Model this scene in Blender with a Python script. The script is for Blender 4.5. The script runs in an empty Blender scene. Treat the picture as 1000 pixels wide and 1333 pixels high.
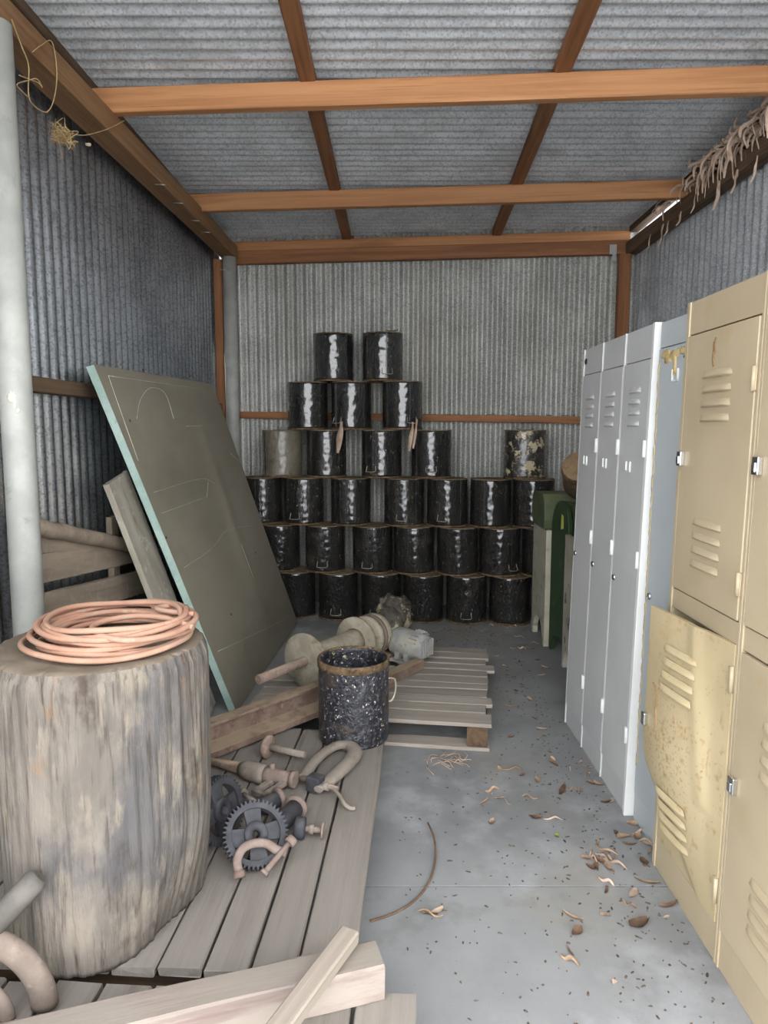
import bpy, bmesh, math, random
from mathutils import Vector, Matrix, noise, Euler
C = bpy.context.scene.collection
sc = bpy.context.scene
PI = math.pi
V = Vector
# ------------------------------------------------------------------ camera, world, exposure
F = 920.0                       # focal length in pixels of the 1000x1333 frame
CAM_H = 1.41
PITCH = math.atan(106.5 / F)
cam_data = bpy.data.cameras.new('camera')
cam_data.sensor_fit = 'VERTICAL'
cam_data.sensor_height = 36.0
cam_data.lens = F / 1333.0 * 36.0
cam_data.clip_start = 0.02
cam = bpy.data.objects.new('camera', cam_data)
C.objects.link(cam)
cam.location = (0, 0, CAM_H)
cam.rotation_euler = (PI / 2 - PITCH, 0, 0)
sc.camera = cam
sc.view_settings.view_transform = 'Standard'
sc.view_settings.look = 'None'
sc.view_settings.gamma = 1.0
sc.view_settings.use_curve_mapping = False
sc.view_settings.exposure = 1.5
sc.cycles.max_bounces = 10
sc.cycles.diffuse_bounces = 7
sc.cycles.use_denoising = True
world = bpy.data.worlds.new('overcast_sky')
sc.world = world
world.use_nodes = True
wn = world.node_tree
wn.nodes.clear()
w_out = wn.nodes.new('ShaderNodeOutputWorld')
w_bg = wn.nodes.new('ShaderNodeBackground')
w_tc = wn.nodes.new('ShaderNodeTexCoord')
w_sep = wn.nodes.new('ShaderNodeSeparateXYZ')
w_rmp = wn.nodes.new('ShaderNodeValToRGB')
w_rmp.color_ramp.elements[0].position = 0.0
w_rmp.color_ramp.elements[0].color = (0.96, 0.98, 1.0, 1)
w_rmp.color_ramp.elements[1].position = 0.8
w_rmp.color_ramp.elements[1].color = (0.92, 0.96, 1.02, 1)
wn.links.new(w_tc.outputs['Generated'], w_sep.inputs[0])
wn.links.new(w_sep.outputs['Z'], w_rmp.inputs[0])
wn.links.new(w_rmp.outputs[0], w_bg.inputs['Color'])
w_bg.inputs['Strength'].default_value = 3.0
wn.links.new(w_bg.outputs[0], w_out.inputs[0])
# the sun stands high behind the shed: it lights the yard in front, which throws light back in under the roof
sun_data = bpy.data.lights.new('sun', 'SUN')
sun_data.energy = 9.0
sun_data.angle = math.radians(0.6)
sun_data.color = (1.0, 0.98, 0.96)
sun = bpy.data.objects.new('sun', sun_data)
C.objects.link(sun)
sun.rotation_euler = (math.radians(-32), 0, math.radians(8))


# ------------------------------------------------------------------ helpers
def lin(h):
    h = h.lstrip('#')
    r = []
    for i in (0, 2, 4):
        c = int(h[i:i + 2], 16) / 255
        r.append(c / 12.92 if c <= 0.04045 else ((c + 0.055) / 1.055) ** 2.4)
    return (*r, 1)


_S, _C = math.sin(PITCH), math.cos(PITCH)


def ray(x, y):
    a = (x - 500) / F
    b = (666.5 - y) / F
    return V((a, _C + b * _S, -_S + b * _C))


def fl(x, y, z=0.0):            # point of the horizontal plane at height z
    d = ray(x, y)
    return V((0, 0, CAM_H)) + d * ((z - CAM_H) / d.z)


def at(x, y, Y):                # point at distance Y into the shed
    d = ray(x, y)
    return V((0, 0, CAM_H)) + d * (Y / d.y)


def pl(x, y, p, n):             # point of a plane
    d = ray(x, y)
    n = V(n)
    o = V((0, 0, CAM_H))
    return o + d * ((V(p) - o).dot(n) / d.dot(n))


def T(x=0, y=0, z=0):
    return Matrix.Translation(V((x, y, z)))


def Rz(a):
    return Matrix.Rotation(a, 4, 'Z')


def Rx(a):
    return Matrix.Rotation(a, 4, 'X')


def Ry(a):
    return Matrix.Rotation(a, 4, 'Y')


def frame(origin, xdir, up=(0, 0, 1)):
    """matrix whose local X runs along xdir and whose local Z is as close to up as possible"""
    x = V(xdir).normalized()
    u = V(up)
    y = u.cross(x)
    if y.length < 1e-5:
        y = V((0, 1, 0)).cross(x)
    y.normalize()
    z = x.cross(y)
    m = Matrix((x, y, z)).transposed().to_4x4()
    m.translation = V(origin)
    return m


class MB:
    def __init__(s):
        s.v, s.f, s.sm = [], [], []

    def add(s, vs, fs, M=None, smooth=False):
        o = len(s.v)
        for p in vs:
            p = V(p)
            s.v.append(tuple(M @ p if M else p))
        for q in fs:
            s.f.append([i + o for i in q])
            s.sm.append(smooth)
        return s

    def box(s, a, b, M=None):
        (x0, y0, z0), (x1, y1, z1) = a, b
        vs = [(x0, y0, z0), (x1, y0, z0), (x1, y1, z0), (x0, y1, z0), (x0, y0, z1), (x1, y0, z1), (x1, y1, z1), (x0, y1, z1)]
        fs = [(3, 2, 1, 0), (4, 5, 6, 7), (0, 1, 5, 4), (1, 2, 6, 5), (2, 3, 7, 6), (3, 0, 4, 7)]
        return s.add(vs, fs, M)

    def plank(s, L, W, H, n=14, wob=0.002, seed=0, M=None, chip=0.0):
        """a sawn board along +X from x=0..L, y -W/2..W/2, z 0..H, with slightly uneven edges"""
        rnd = random.Random(seed)
        ch = min(0.004, H * 0.15)
        prof = [(-W / 2 + ch, 0), (W / 2 - ch, 0), (W / 2, ch), (W / 2, H - ch), (W / 2 - ch, H), (-W / 2 + ch, H), (-W / 2, H - ch), (-W / 2, ch)]
        vs, fs = [], []
        sd = rnd.uniform(0, 100)
        for i in range(n + 1):
            x = L * i / n
            for k, (y, z) in enumerate(prof):
                w = noise.noise(V((x * 3.1 + sd, y * 20, z * 20 + k))) * wob
                e = 0
                if chip and i in (0, n):
                    e = rnd.uniform(-chip, 0) * (1 if i == n else -1)
                vs.append((x + e, y + w, z + w * 0.7))
        for i in range(n):
            for k in range(8):
                a, b = i * 8 + k, i * 8 + (k + 1) % 8
                fs.append((a, b, b + 8, a + 8))
        fs.append(tuple(range(7, -1, -1)))
        fs.append(tuple(n * 8 + k for k in range(8)))
        fs = [tuple(reversed(q)) for q in fs]
        return s.add(vs, fs, M)

    def tube(s, pts, r, seg=10, M=None, caps=True, flat=1.0, up=(0, 0, 1), closed=False):
        pts = [V(p) for p in pts]
        n = len(pts)
        rs = r if isinstance(r, (list, tuple)) else [r] * n
        vs, fs = [], []
        prev = None
        for i, p in enumerate(pts):
            if closed:
                t = pts[(i + 1) % n] - pts[i - 1]
            else:
                t = pts[min(i + 1, n - 1)] - pts[max(i - 1, 0)]
            t.normalize()
            if prev is None:
                a = V(up).cross(t)
                if a.length < 1e-3:
                    a = V((1, 0, 0)).cross(t)
                if a.length < 1e-3:
                    a = V((0, 1, 0)).cross(t)
            else:
                a = prev - t * prev.dot(t)
            a.normalize()
            prev = a
            b = t.cross(a)
            for k in range(seg):
                an = 2 * PI * k / seg
                vs.append(p + a * (math.cos(an) * rs[i]) + b * (math.sin(an) * rs[i] * flat))
        m = n if closed else n - 1
        for i in range(m):
            for k in range(seg):
                q, w = i * seg + k, i * seg + (k + 1) % seg
                j = ((i + 1) % n) * seg
                fs.append((q, w, j + (k + 1) % seg, j + k))
        s.add(vs, fs, M, True)
        if caps and not closed:
            o = len(s.v) - len(vs)
            s.f.append([o + k for k in range(seg - 1, -1, -1)])
            s.sm.append(False)
            s.f.append([o + (n - 1) * seg + k for k in range(seg)])
            s.sm.append(False)
        return s

    def lathe(s, prof, seg=40, M=None, bump=0.0, bs=20.0, seed=0.0, smooth=True, cap0=True, cap1=True):
        """profile (r, z) turned about Z"""
        vs, fs = [], []
        for (r, z) in prof:
            for k in range(seg):
                a = 2 * PI * k / seg
                rr = r
                if bump:
                    rr += bump * noise.noise(V((math.cos(a) * r * bs + seed, math.sin(a) * r * bs, z * bs)))
                vs.append((rr * math.cos(a), rr * math.sin(a), z))
        for i in range(len(prof) - 1):
            for k in range(seg):
                a, b = i * seg + k, i * seg + (k + 1) % seg
                fs.append((a, b, b + seg, a + seg))
        s.add(vs, fs, M, smooth)
        o = len(s.v) - len(vs)
        if cap0 and prof[0][0] > 1e-4:
            s.f.append([o + k for k in range(seg - 1, -1, -1)])
            s.sm.append(False)
        if cap1 and prof[-1][0] > 1e-4:
            s.f.append([o + (len(prof) - 1) * seg + k for k in range(seg)])
            s.sm.append(False)
        return s

    def cyl(s, r, z0, z1, seg=24, M=None, ch=0.0):
        if ch:
            return s.lathe([(r - ch, z0), (r, z0 + ch), (r, z1 - ch), (r - ch, z1)], seg, M, smooth=False) if seg < 9 else s.lathe([(r - ch, z0), (r, z0 + ch), (r, z1 - ch), (r - ch, z1)], seg, M)
        return s.lathe([(r, z0), (r, z1)], seg, M)

    def prism(s, poly, z0, z1, M=None):
        n = len(poly)
        vs = [(x, y, z0) for x, y in poly] + [(x, y, z1) for x, y in poly]
        fs = [tuple(range(n - 1, -1, -1)), tuple(range(n, 2 * n))]
        fs += [(i, (i + 1) % n, n + (i + 1) % n, n + i) for i in range(n)]
        return s.add(vs, fs, M)

    def grid(s, fn, nu, nv, M=None, smooth=True, flip=False):
        vs = [fn(i / nu, j / nv) for j in range(nv + 1) for i in range(nu + 1)]
        fs = []
        for j in range(nv):
            for i in range(nu):
                a = j * (nu + 1) + i
                q = (a, a + 1, a + nu + 2, a + nu + 1)
                fs.append(tuple(reversed(q)) if flip else q)
        return s.add(vs, fs, M, smooth)

    def blob(s, c, r, M=None, amp=0.15, sc_=3.0, seed=0.0, nu=24, nv=14):
        vs, fs = [], []
        for j in range(nv + 1):
            th = PI * j / nv
            for i in range(nu):
                ph = 2 * PI * i / nu
                d = V((math.sin(th) * math.cos(ph), math.sin(th) * math.sin(ph), math.cos(th)))
                k = 1 + amp * noise.noise(d * sc_ + V((seed, seed * 1.7, 0)))
                vs.append((c[0] + d.x * r[0] * k, c[1] + d.y * r[1] * k, c[2] + d.z * r[2] * k))
        for j in range(nv):
            for i in range(nu):
                a, b = j * nu + i, j * nu + (i + 1) % nu
                fs.append((a, a + nu, b + nu, b))
        return s.add(vs, fs, M, True)

    def mesh(s, name, mat):
        me = bpy.data.meshes.new(name)
        me.from_pydata(s.v, [], s.f)
        me.polygons.foreach_set('use_smooth', s.sm)
        for m in (mat if isinstance(mat, (list, tuple)) else [mat]):
            me.materials.append(m)
        me.validate()
        me.update()
        return me


def smooth_path(pts, k=8, closed=False):
    pts = [V(p) for p in pts]
    n = len(pts)
    out = []
    rng = range(n if closed else n - 1)
    for i in rng:
        if closed:
            p0, p1, p2, p3 = pts[i - 1], pts[i], pts[(i + 1) % n], pts[(i + 2) % n]
        else:
            p0, p1, p2, p3 = pts[max(i - 1, 0)], pts[i], pts[i + 1], pts[min(i + 2, n - 1)]
        for j in range(k):
            t = j / k
            out.append(0.5 * ((2 * p1) + (p2 - p0) * t + (2 * p0 - 5 * p1 + 4 * p2 - p3) * t * t + (3 * p1 - p0 - 3 * p2 + p3) * t ** 3))
    if not closed:
        out.append(pts[-1])
    return out


def part(name, mb, mat, parent=None, M=None, bevel=0.0, label=None, seg=2):
    o = bpy.data.objects.new(name, mb.mesh(name, mat) if isinstance(mb, MB) else mb)
    C.objects.link(o)
    if parent is not None:
        o.parent = parent
    if M is not None:
        o.matrix_basis = M
    if bevel:
        m = o.modifiers.new('soft_edge', 'BEVEL')
        m.width = bevel
        m.segments = seg
        m.limit_method = 'ANGLE'
        m.angle_limit = math.radians(40)
    if label:
        o['label'] = label
    return o


def tag(o, label, cat, group=None, kind=None):
    o['label'] = label
    o['category'] = cat
    if group:
        o['group'] = group
    if kind:
        o['kind'] = kind
    return o


def thing(name, label, cat, M=None, group=None):
    o = bpy.data.objects.new(name, None)
    o.empty_display_size = 0.1
    C.objects.link(o)
    if M is not None:
        o.matrix_basis = M
    return tag(o, label, cat, group)


def struct(name, mb, mat, M=None, bevel=0.0, label=None):
    o = part(name, mb, mat, None, M, bevel)
    o['kind'] = 'structure'
    if label:
        o['label'] = label
    return o


def copy_tree(o, parent=None):
    c = o.copy()
    C.objects.link(c)
    if parent is not None:
        c.parent = parent
    for ch in list(o.children):
        copy_tree(ch, c)
    return c


# ------------------------------------------------------------------ materials
class N:
    def __init__(s, name):
        s.m = bpy.data.materials.new(name)
        s.m.use_nodes = True
        s.t = s.m.node_tree
        s.t.nodes.clear()
        s.out = s.t.nodes.new('ShaderNodeOutputMaterial')
        s.b = s.t.nodes.new('ShaderNodeBsdfPrincipled')
        s.t.links.new(s.b.outputs[0], s.out.inputs[0])
        tc = s.t.nodes.new('ShaderNodeTexCoord')
        oi = s.t.nodes.new('ShaderNodeObjectInfo')
        mu = s.t.nodes.new('ShaderNodeVectorMath')
        mu.operation = 'MULTIPLY'
        cb = s.t.nodes.new('ShaderNodeCombineXYZ')
        for i in range(3):
            s.t.links.new(oi.outputs['Random'], cb.inputs[i])
        s.t.links.new(cb.outputs[0], mu.inputs[0])
        mu.inputs[1].default_value = (7.3, 13.1, 5.7)
        ad = s.t.nodes.new('ShaderNodeVectorMath')
        ad.operation = 'ADD'
        s.t.links.new(tc.outputs['Object'], ad.inputs[0])
        s.t.links.new(mu.outputs[0], ad.inputs[1])
        s.co = ad.outputs[0]
        s.rand = oi.outputs['Random']
        s.k = 0

    def n(s, t):
        return s.t.nodes.new(t)

    def l(s, a, b):
        s.t.links.new(a, b)

    def vec(s, scale):
        mp = s.n('ShaderNodeMapping')
        s.l(s.co, mp.inputs['Vector'])
        if not isinstance(scale, (tuple, list)):
            scale = (scale,) * 3
        mp.inputs['Scale'].default_value = scale
        s.k += 1
        mp.inputs['Location'].default_value = (s.k * 3.7, s.k * 1.9, s.k * 5.3)
        return mp.outputs[0]

    def noise(s, scale, detail=5.0, rough=0.6, dist=0.0):
        t = s.n('ShaderNodeTexNoise')
        s.l(s.vec(scale), t.inputs['Vector'])
        t.inputs['Scale'].default_value = 1.0
        t.inputs['Detail'].default_value = detail
        t.inputs['Roughness'].default_value = rough
        t.inputs['Distortion'].default_value = dist
        return t.outputs['Fac']

    def vor(s, scale, out='Color'):
        t = s.n('ShaderNodeTexVoronoi')
        s.l(s.vec(scale), t.inputs['Vector'])
        t.inputs['Scale'].default_value = 1.0
        if out == 'Color':
            sp = s.n('ShaderNodeSeparateColor')
            s.l(t.outputs['Color'], sp.inputs[0])
            return sp.outputs[0]
        return t.outputs['Distance']

    def rng(s, v, lo, hi, a=0.0, b=1.0):
        t = s.n('ShaderNodeMapRange')
        t.interpolation_type = 'SMOOTHSTEP'
        s.l(v, t.inputs[0])
        for i, q in enumerate((lo, hi, a, b)):
            t.inputs[i + 1].default_value = q
        return t.outputs[0]

    def mul(s, a, b):
        t = s.n('ShaderNodeMath')
        t.operation = 'MULTIPLY'
        s.l(a, t.inputs[0])
        if isinstance(b, (int, float)):
            t.inputs[1].default_value = b
        else:
            s.l(b, t.inputs[1])
        return t.outputs[0]

    def mix(s, f, a, b):
        t = s.n('ShaderNodeMix')
        t.data_type = 'RGBA'
        if isinstance(f, (int, float)):
            t.inputs[0].default_value = f
        else:
            s.l(f, t.inputs[0])
        for i, q in ((6, a), (7, b)):
            if isinstance(q, tuple):
                t.inputs[i].default_value = q
            else:
                s.l(q, t.inputs[i])
        return t.outputs[2]

    def up(s, lo=0.5, hi=0.95):
        g = s.n('ShaderNodeNewGeometry')
        sp = s.n('ShaderNodeSeparateXYZ')
        s.l(g.outputs['Normal'], sp.inputs[0])
        return s.rng(sp.outputs['Z'], lo, hi)


def material(name, c0, c1, scale=6.0, detail=6.0, lo=0.35, hi=0.65, rough=0.7, metal=0.0, layers=(), bumps=(), vary=0.0, spec=0.5, dist=0.0, rough2=None, coat=0.0):
    """two tones over noise; layers = (colour, scale, lo, hi, strength, kind, roughness); bumps = (scale, strength, distance, kind)"""
    m = N(name)
    f = m.rng(m.noise(scale, detail, dist=dist), lo, hi)
    col = m.mix(f, lin(c0), lin(c1))
    rv = None
    if rough2 is not None:
        rv = m.rng(m.noise(scale, 3), 0.35, 0.65, rough, rough2)
    for ly in layers:
        (c, s_, a, b, st) = ly[:5]
        kind = ly[5] if len(ly) > 5 else 'noise'
        if kind == 'vor':
            fac = m.rng(m.vor(s_), a, b, 0, st)
        else:
            fac = m.rng(m.noise(s_, 6, 0.62), a, b, 0, st)
        if kind == 'up':
            fac = m.mul(fac, m.up())
        col = m.mix(fac, col, lin(c))
        if len(ly) > 6:
            t = m.n('ShaderNodeMix')
            t.data_type = 'FLOAT'
            m.l(fac, t.inputs[0])
            if rv is None:
                t.inputs[2].default_value = rough
            else:
                m.l(rv, t.inputs[2])
            t.inputs[3].default_value = ly[6]
            rv = t.outputs[0]
    if vary:
        h = m.n('ShaderNodeHueSaturation')
        m.l(col, h.inputs['Color'])
        m.l(m.rng(m.rand, 0, 1, 1 - vary, 1 + vary), h.inputs['Value'])
        col = h.outputs[0]
    m.l(col, m.b.inputs['Base Color'])
    if rv is None:
        m.b.inputs['Roughness'].default_value = rough
    else:
        m.l(rv, m.b.inputs['Roughness'])
    m.b.inputs['Metallic'].default_value = metal
    m.b.inputs['Specular IOR Level'].default_value = spec
    m.b.inputs['Coat Weight'].default_value = coat
    m.b.inputs['Coat Roughness'].default_value = 0.14
    m.b.inputs['Coat IOR'].default_value = 1.75
    nrm = None
    for (s_, st, d, *k) in bumps:
        bp = m.n('ShaderNodeBump')
        bp.inputs['Strength'].default_value = st
        bp.inputs['Distance'].default_value = d
        m.l(m.vor(s_, 'Distance') if k and k[0] == 'vor' else m.noise(s_, 5), bp.inputs['Height'])
        if nrm is not None:
            m.l(nrm, bp.inputs['Normal'])
        nrm = bp.outputs[0]
    if nrm is not None:
        m.l(nrm, m.b.inputs['Normal'])
    return m.m


def wood(name, c0, c1, dark, dust=None, dusts=0.0, vary=0.12, gs=(1.5, 45, 45), rough=0.75, bump=0.35, knots=True):
    ly = [(dark, (2.0, 90, 90), 0.55, 0.75, 0.6), (dark, (1.2, 6, 6), 0.56, 0.72, 0.45)]
    if dust:
        ly.append((dust, (3, 9, 9), 0.3, 0.62, dusts))
        ly.append((dust, (5, 30, 30), 0.25, 0.55, dusts * 0.8, 'up'))
    return material(name, c0, c1, gs, 5, rough=rough, layers=ly, bumps=[((2.5, 110, 110), bump, 0.004), (14, 0.15, 0.004)], vary=vary, dist=0.4, spec=0.25)


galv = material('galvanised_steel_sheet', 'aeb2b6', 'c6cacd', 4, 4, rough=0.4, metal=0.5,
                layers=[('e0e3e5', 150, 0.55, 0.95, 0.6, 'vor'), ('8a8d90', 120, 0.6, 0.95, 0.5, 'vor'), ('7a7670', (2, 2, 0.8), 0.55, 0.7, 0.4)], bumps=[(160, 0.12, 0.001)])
galv_left = material('shade_toned_galvanised_sheet', '8e9194', 'a6a9ac', 4, 4, rough=0.3, metal=0.92,
                     layers=[('b2b5b7', 150, 0.55, 0.95, 0.6, 'vor'), ('54575a', 120, 0.6, 0.95, 0.5, 'vor'), ('6a655e', (2, 2, 0.8), 0.55, 0.7, 0.4)], bumps=[(160, 0.12, 0.001)])  # darker zinc tone puts the shade between the left wall's ribs into the colour
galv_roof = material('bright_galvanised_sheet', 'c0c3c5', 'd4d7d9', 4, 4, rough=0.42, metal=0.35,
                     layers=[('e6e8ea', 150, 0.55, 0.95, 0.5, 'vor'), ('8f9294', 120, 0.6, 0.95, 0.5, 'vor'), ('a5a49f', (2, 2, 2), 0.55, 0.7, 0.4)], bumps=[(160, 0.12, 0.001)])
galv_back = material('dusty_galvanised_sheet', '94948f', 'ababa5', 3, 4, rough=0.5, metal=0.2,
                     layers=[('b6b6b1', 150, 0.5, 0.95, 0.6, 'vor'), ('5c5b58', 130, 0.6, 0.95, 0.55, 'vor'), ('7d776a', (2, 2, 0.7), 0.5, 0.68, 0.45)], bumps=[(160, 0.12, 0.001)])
galv_pole = material('galvanised_pipe', '989993', 'a9a9a2', 7, 6, rough=0.65, metal=0.1,
                     layers=[('8b8d8a', (20, 20, 6), 0.55, 0.72, 0.55), ('b3b6b2', 60, 0.6, 0.8, 0.5), ('7d786d', 16, 0.63, 0.75, 0.5)], bumps=[(50, 0.1, 0.002)])
red_wood = wood('red_hardwood', 'a0704a', 'b5835a', '7a4c2c', vary=0.1, gs=(1.0, 22, 22), bump=0.15, rough=0.6)
red_wood_dark = wood('brown_hardwood', '7b5134', '946645', '553620', vary=0.1, gs=(1.0, 22, 22), bump=0.2, rough=0.65)
plate_wood = wood('dusty_plate_timber', '7c5b40', '916a48', '503826', dust='8c7253', dusts=0.35, vary=0.05, rough=0.8)
dark_wood = wood('dark_weathered_timber', '47382d', '5f4c3d', '281d15', dust='7a654c', dusts=0.3, vary=0.1, rough=0.85)
deck_wood = wood('grey_deck_boards', '69625a', '7c756d', '433c35', dust='837c74', dusts=0.5, vary=0.1, gs=(1.0, 26, 26), rough=0.85, bump=0.4)
pallet_wood = wood('grey_pallet_boards', '847b70', '9b9186', '564c42', dust='9b938a', dusts=0.45, vary=0.13, gs=(1.0, 26, 26), rough=0.85)
pale_wood = wood('pale_sawn_timber', '84796d', '968b7e', '65574c', dust='8d8276', dusts=0.5, vary=0.05, rough=0.85)
pink_wood = material('old_pink_painted_timber', '786a63', '8b7d75', (1.5, 20, 20), 6, rough=0.8,
                     layers=[('978d82', (3, 14, 14), 0.42, 0.6, 0.75), ('715a58', (2, 30, 30), 0.55, 0.72, 0.55), ('857d72', (4, 20, 20), 0.3, 0.6, 0.8, 'up')], bumps=[((3, 90, 90), 0.3, 0.003)], spec=0.25)
slat_wood = material('mud_dusted_boards', '85786a', '9a8c7b', (2, 12, 12), 6, rough=0.95,
                     layers=[('6e6153', (2, 40, 40), 0.55, 0.72, 0.5), ('a39585', 14, 0.5, 0.7, 0.6)], bumps=[(30, 0.35, 0.006), ((3, 80, 80), 0.2, 0.003)], spec=0.15)
grey_plank = material('lichen_grey_plank', '8b8478', 'a19a8d', (3, 9, 9), 7, rough=0.9,
                      layers=[('6b6254', (5, 20, 20), 0.55, 0.72, 0.6), ('b9b5aa', 20, 0.58, 0.7, 0.7), ('7a6350', (2, 6, 6), 0.58, 0.72, 0.5)], bumps=[(40, 0.35, 0.005)], spec=0.2)
concrete = material('old_concrete', '797979', '898988', 1.6, 8, rough=0.85,
                    layers=[('a0a0a1', 2.3, 0.5, 0.68, 0.7), ('6b6b67', 5, 0.56, 0.72, 0.5), ('8f8878', 1.1, 0.52, 0.72, 0.55), ('6c6862', 60, 0.62, 0.74, 0.5), ('85837f', 170, 0.55, 0.7, 0.4)],
                    bumps=[(60, 0.12, 0.003), (7, 0.1, 0.01)], spec=0.3)
earth = material('dry_ground', '88888a', '9d9d9d', 1.2, 7, rough=0.95, layers=[('74736a', 3, 0.52, 0.7, 0.6)], bumps=[(20, 0.4, 0.02)])
tar = material('peeling_black_tar', '0e0d0c', '1a1816', 9, 6, rough=0.3, rough2=0.5,
               layers=[('3d352b', 12, 0.53, 0.68, 0.6, 'noise', 0.7), ('8d8576', 40, 0.635, 0.67, 0.8, 'noise', 0.85), ('5a5043', 5, 0.6, 0.74, 0.5, 'noise', 0.8)],
               bumps=[((75, 75, 45), 0.8, 0.014, 'vor'), (110, 0.7, 0.010), (18, 0.25, 0.012)], spec=0.3, vary=0.2, coat=0.75)
tar_dusty = material('dust_coated_tar', '5a5244', '6f6656', 8, 6, rough=0.6,
                     layers=[('25221d', 16, 0.54, 0.68, 0.7, 'noise', 0.3), ('877d6b', 20, 0.58, 0.72, 0.6)], bumps=[((60, 60, 34), 0.4, 0.01), (120, 0.25, 0.005)], spec=0.8, coat=0.3)
tar_splat = material('splattered_tar', '161513', '2a2620', 9, 6, rough=0.3,
                     layers=[('c1b393', 13, 0.535, 0.57, 0.9, 'noise', 0.9), ('8d8069', 30, 0.56, 0.64, 0.7, 'noise', 0.9)], bumps=[((60, 60, 34), 0.5, 0.012), (20, 0.4, 0.012)], spec=0.8, coat=0.3)
tar_bucket = material('flaking_black_bucket_paint', '16161a', '26262c', 10, 6, rough=0.3,
                      layers=[('55555e', 55, 0.52, 0.62, 0.6, 'noise', 0.45), ('cfc6b3', 70, 0.61, 0.655, 0.85, 'noise', 0.9), ('c9b98f', 9, 0.66, 0.69, 0.9, 'noise', 0.9), ('4a3b2a', 6, 0.6, 0.7, 0.6, 'noise', 0.8)],
                      bumps=[((70, 70, 50), 0.6, 0.01), (150, 0.4, 0.005)], spec=0.6)
dust_top = material('caked_brown_dust', '6c5f4e', '84765f', 14, 7, rough=0.98, layers=[('4d4234', 30, 0.55, 0.7, 0.6), ('97896f', 60, 0.6, 0.72, 0.6)], bumps=[(50, 0.4, 0.006)], spec=0.1)
rim_rust = material('dusty_rusted_rim', '54432f', '75604a', 30, 6, rough=0.85, layers=[('2a221a', 40, 0.5, 0.66, 0.7), ('8f7f67', 50, 0.58, 0.7, 0.6)], bumps=[(80, 0.3, 0.004)], spec=0.25)
wire = material('grey_wire', '9a9284', 'b0a797', 30, 4, rough=0.55, metal=0.4)
rust = material('dust_brown_rust', '75645a', '8c7a6e', 12, 7, rough=0.9, layers=[('58473c', 24, 0.53, 0.68, 0.6), ('a68e76', 40, 0.55, 0.7, 0.5), ('a1907c', 10, 0.3, 0.6, 0.7, 'up')], bumps=[(90, 0.3, 0.003)], spec=0.2)
rust_beam = material('rusty_brown_steel', '66544a', '7e6b5f', 10, 7, rough=0.9, layers=[('4e3e34', 24, 0.53, 0.68, 0.6), ('a08a73', 30, 0.58, 0.72, 0.5), ('a08d76', 10, 0.25, 0.55, 0.8, 'up')], bumps=[(90, 0.3, 0.003)], spec=0.2)
iron_dust = material('pale_dusted_iron', '746a5f', '867c72', 14, 6, rough=0.9, layers=[('6e5d4e', 22, 0.54, 0.68, 0.6), ('968b80', 34, 0.56, 0.7, 0.5), ('90867b', 10, 0.25, 0.55, 0.6, 'up')], bumps=[(90, 0.25, 0.003)], spec=0.25)
pink_iron = material('faded_pink_iron', '74645b', '84746c', 18, 6, rough=0.85, layers=[('6b564c', 30, 0.55, 0.7, 0.6), ('91857c', 34, 0.58, 0.7, 0.5)], bumps=[(90, 0.25, 0.003)], spec=0.25)
rust_grey = material('dull_grey_iron', '55514c', '65605a', 14, 6, rough=0.85, layers=[('5a534c', 20, 0.55, 0.7, 0.5)], bumps=[(90, 0.2, 0.003)], spec=0.25)
hoop_iron = material('dull_brown_iron', '6b5f56', '7a6d63', 14, 6, rough=0.85, layers=[('574b42', 20, 0.55, 0.7, 0.6), ('8a7d72', 34, 0.56, 0.7, 0.5)], bumps=[(90, 0.25, 0.003)], spec=0.25)
dark_iron = material('dark_grey_cast_iron', '36363a', '47474b', 16, 6, rough=0.7, metal=0.2, layers=[('28272a', 26, 0.54, 0.7, 0.6), ('686360', 14, 0.4, 0.62, 0.5, 'up')], bumps=[(120, 0.3, 0.003)], spec=0.35)
cream_iron = material('cream_dusted_steel', '8b8373', '9e9684', 12, 6, rough=0.85, layers=[('6f5a44', 14, 0.53, 0.68, 0.75), ('6b5644', 34, 0.62, 0.72, 0.6), ('b8b1a0', 8, 0.5, 0.7, 0.5)], bumps=[(80, 0.2, 0.003)], spec=0.25)
grey_motor = material('dusty_grey_motor', '828280', '979590', 14, 6, rough=0.8, layers=[('a59d8c', 9, 0.45, 0.62, 0.6), ('5b5a57', 26, 0.6, 0.72, 0.6)], bumps=[(80, 0.2, 0.003)], spec=0.3)
engine_dirt = material('grimy_engine', '3d3934', '544e46', 14, 6, rough=0.85, layers=[('a69c83', 9, 0.52, 0.57, 0.85), ('2a2724', 20, 0.56, 0.7, 0.7)], bumps=[(60, 0.4, 0.006)], spec=0.3)
panel_green = material('dusty_olive_sheet', '7d7668', '8b8475', (1.2, 1.6, 1.6), 6, rough=0.5,
                       layers=[('8c887a', (0.9, 12, 1), 0.5, 0.72, 0.4), ('645f51', 1.3, 0.5, 0.7, 0.5), ('857f6f', 30, 0.66, 0.76, 0.5)], bumps=[((2, 14, 2), 0.04, 0.01)], spec=0.45)
panel_edge = material('pale_teal_edge', '8a9f97', '9fb1a9', 10, 5, rough=0.55, layers=[('6b8177', 20, 0.56, 0.7, 0.5)], spec=0.4)
chalk = material('chalk_line', 'a09c8e', 'b4b0a2', 30, 4, rough=0.95)
hose_m = material('faded_orange_hose', '99735f', 'a8826d', 8, 4, rough=0.75, layers=[('937d6c', 16, 0.45, 0.65, 0.6), ('b89480', 30, 0.58, 0.7, 0.5)], bumps=[(140, 0.1, 0.001)], spec=0.25)
hose_dust = hose_m
grey_paint = material('grey_locker_paint', 'b3b3b2', 'bbbbb9', 2, 4, rough=0.45, layers=[('98999a', (40, 40, 3), 0.6, 0.75, 0.3)], spec=0.4)
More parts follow.
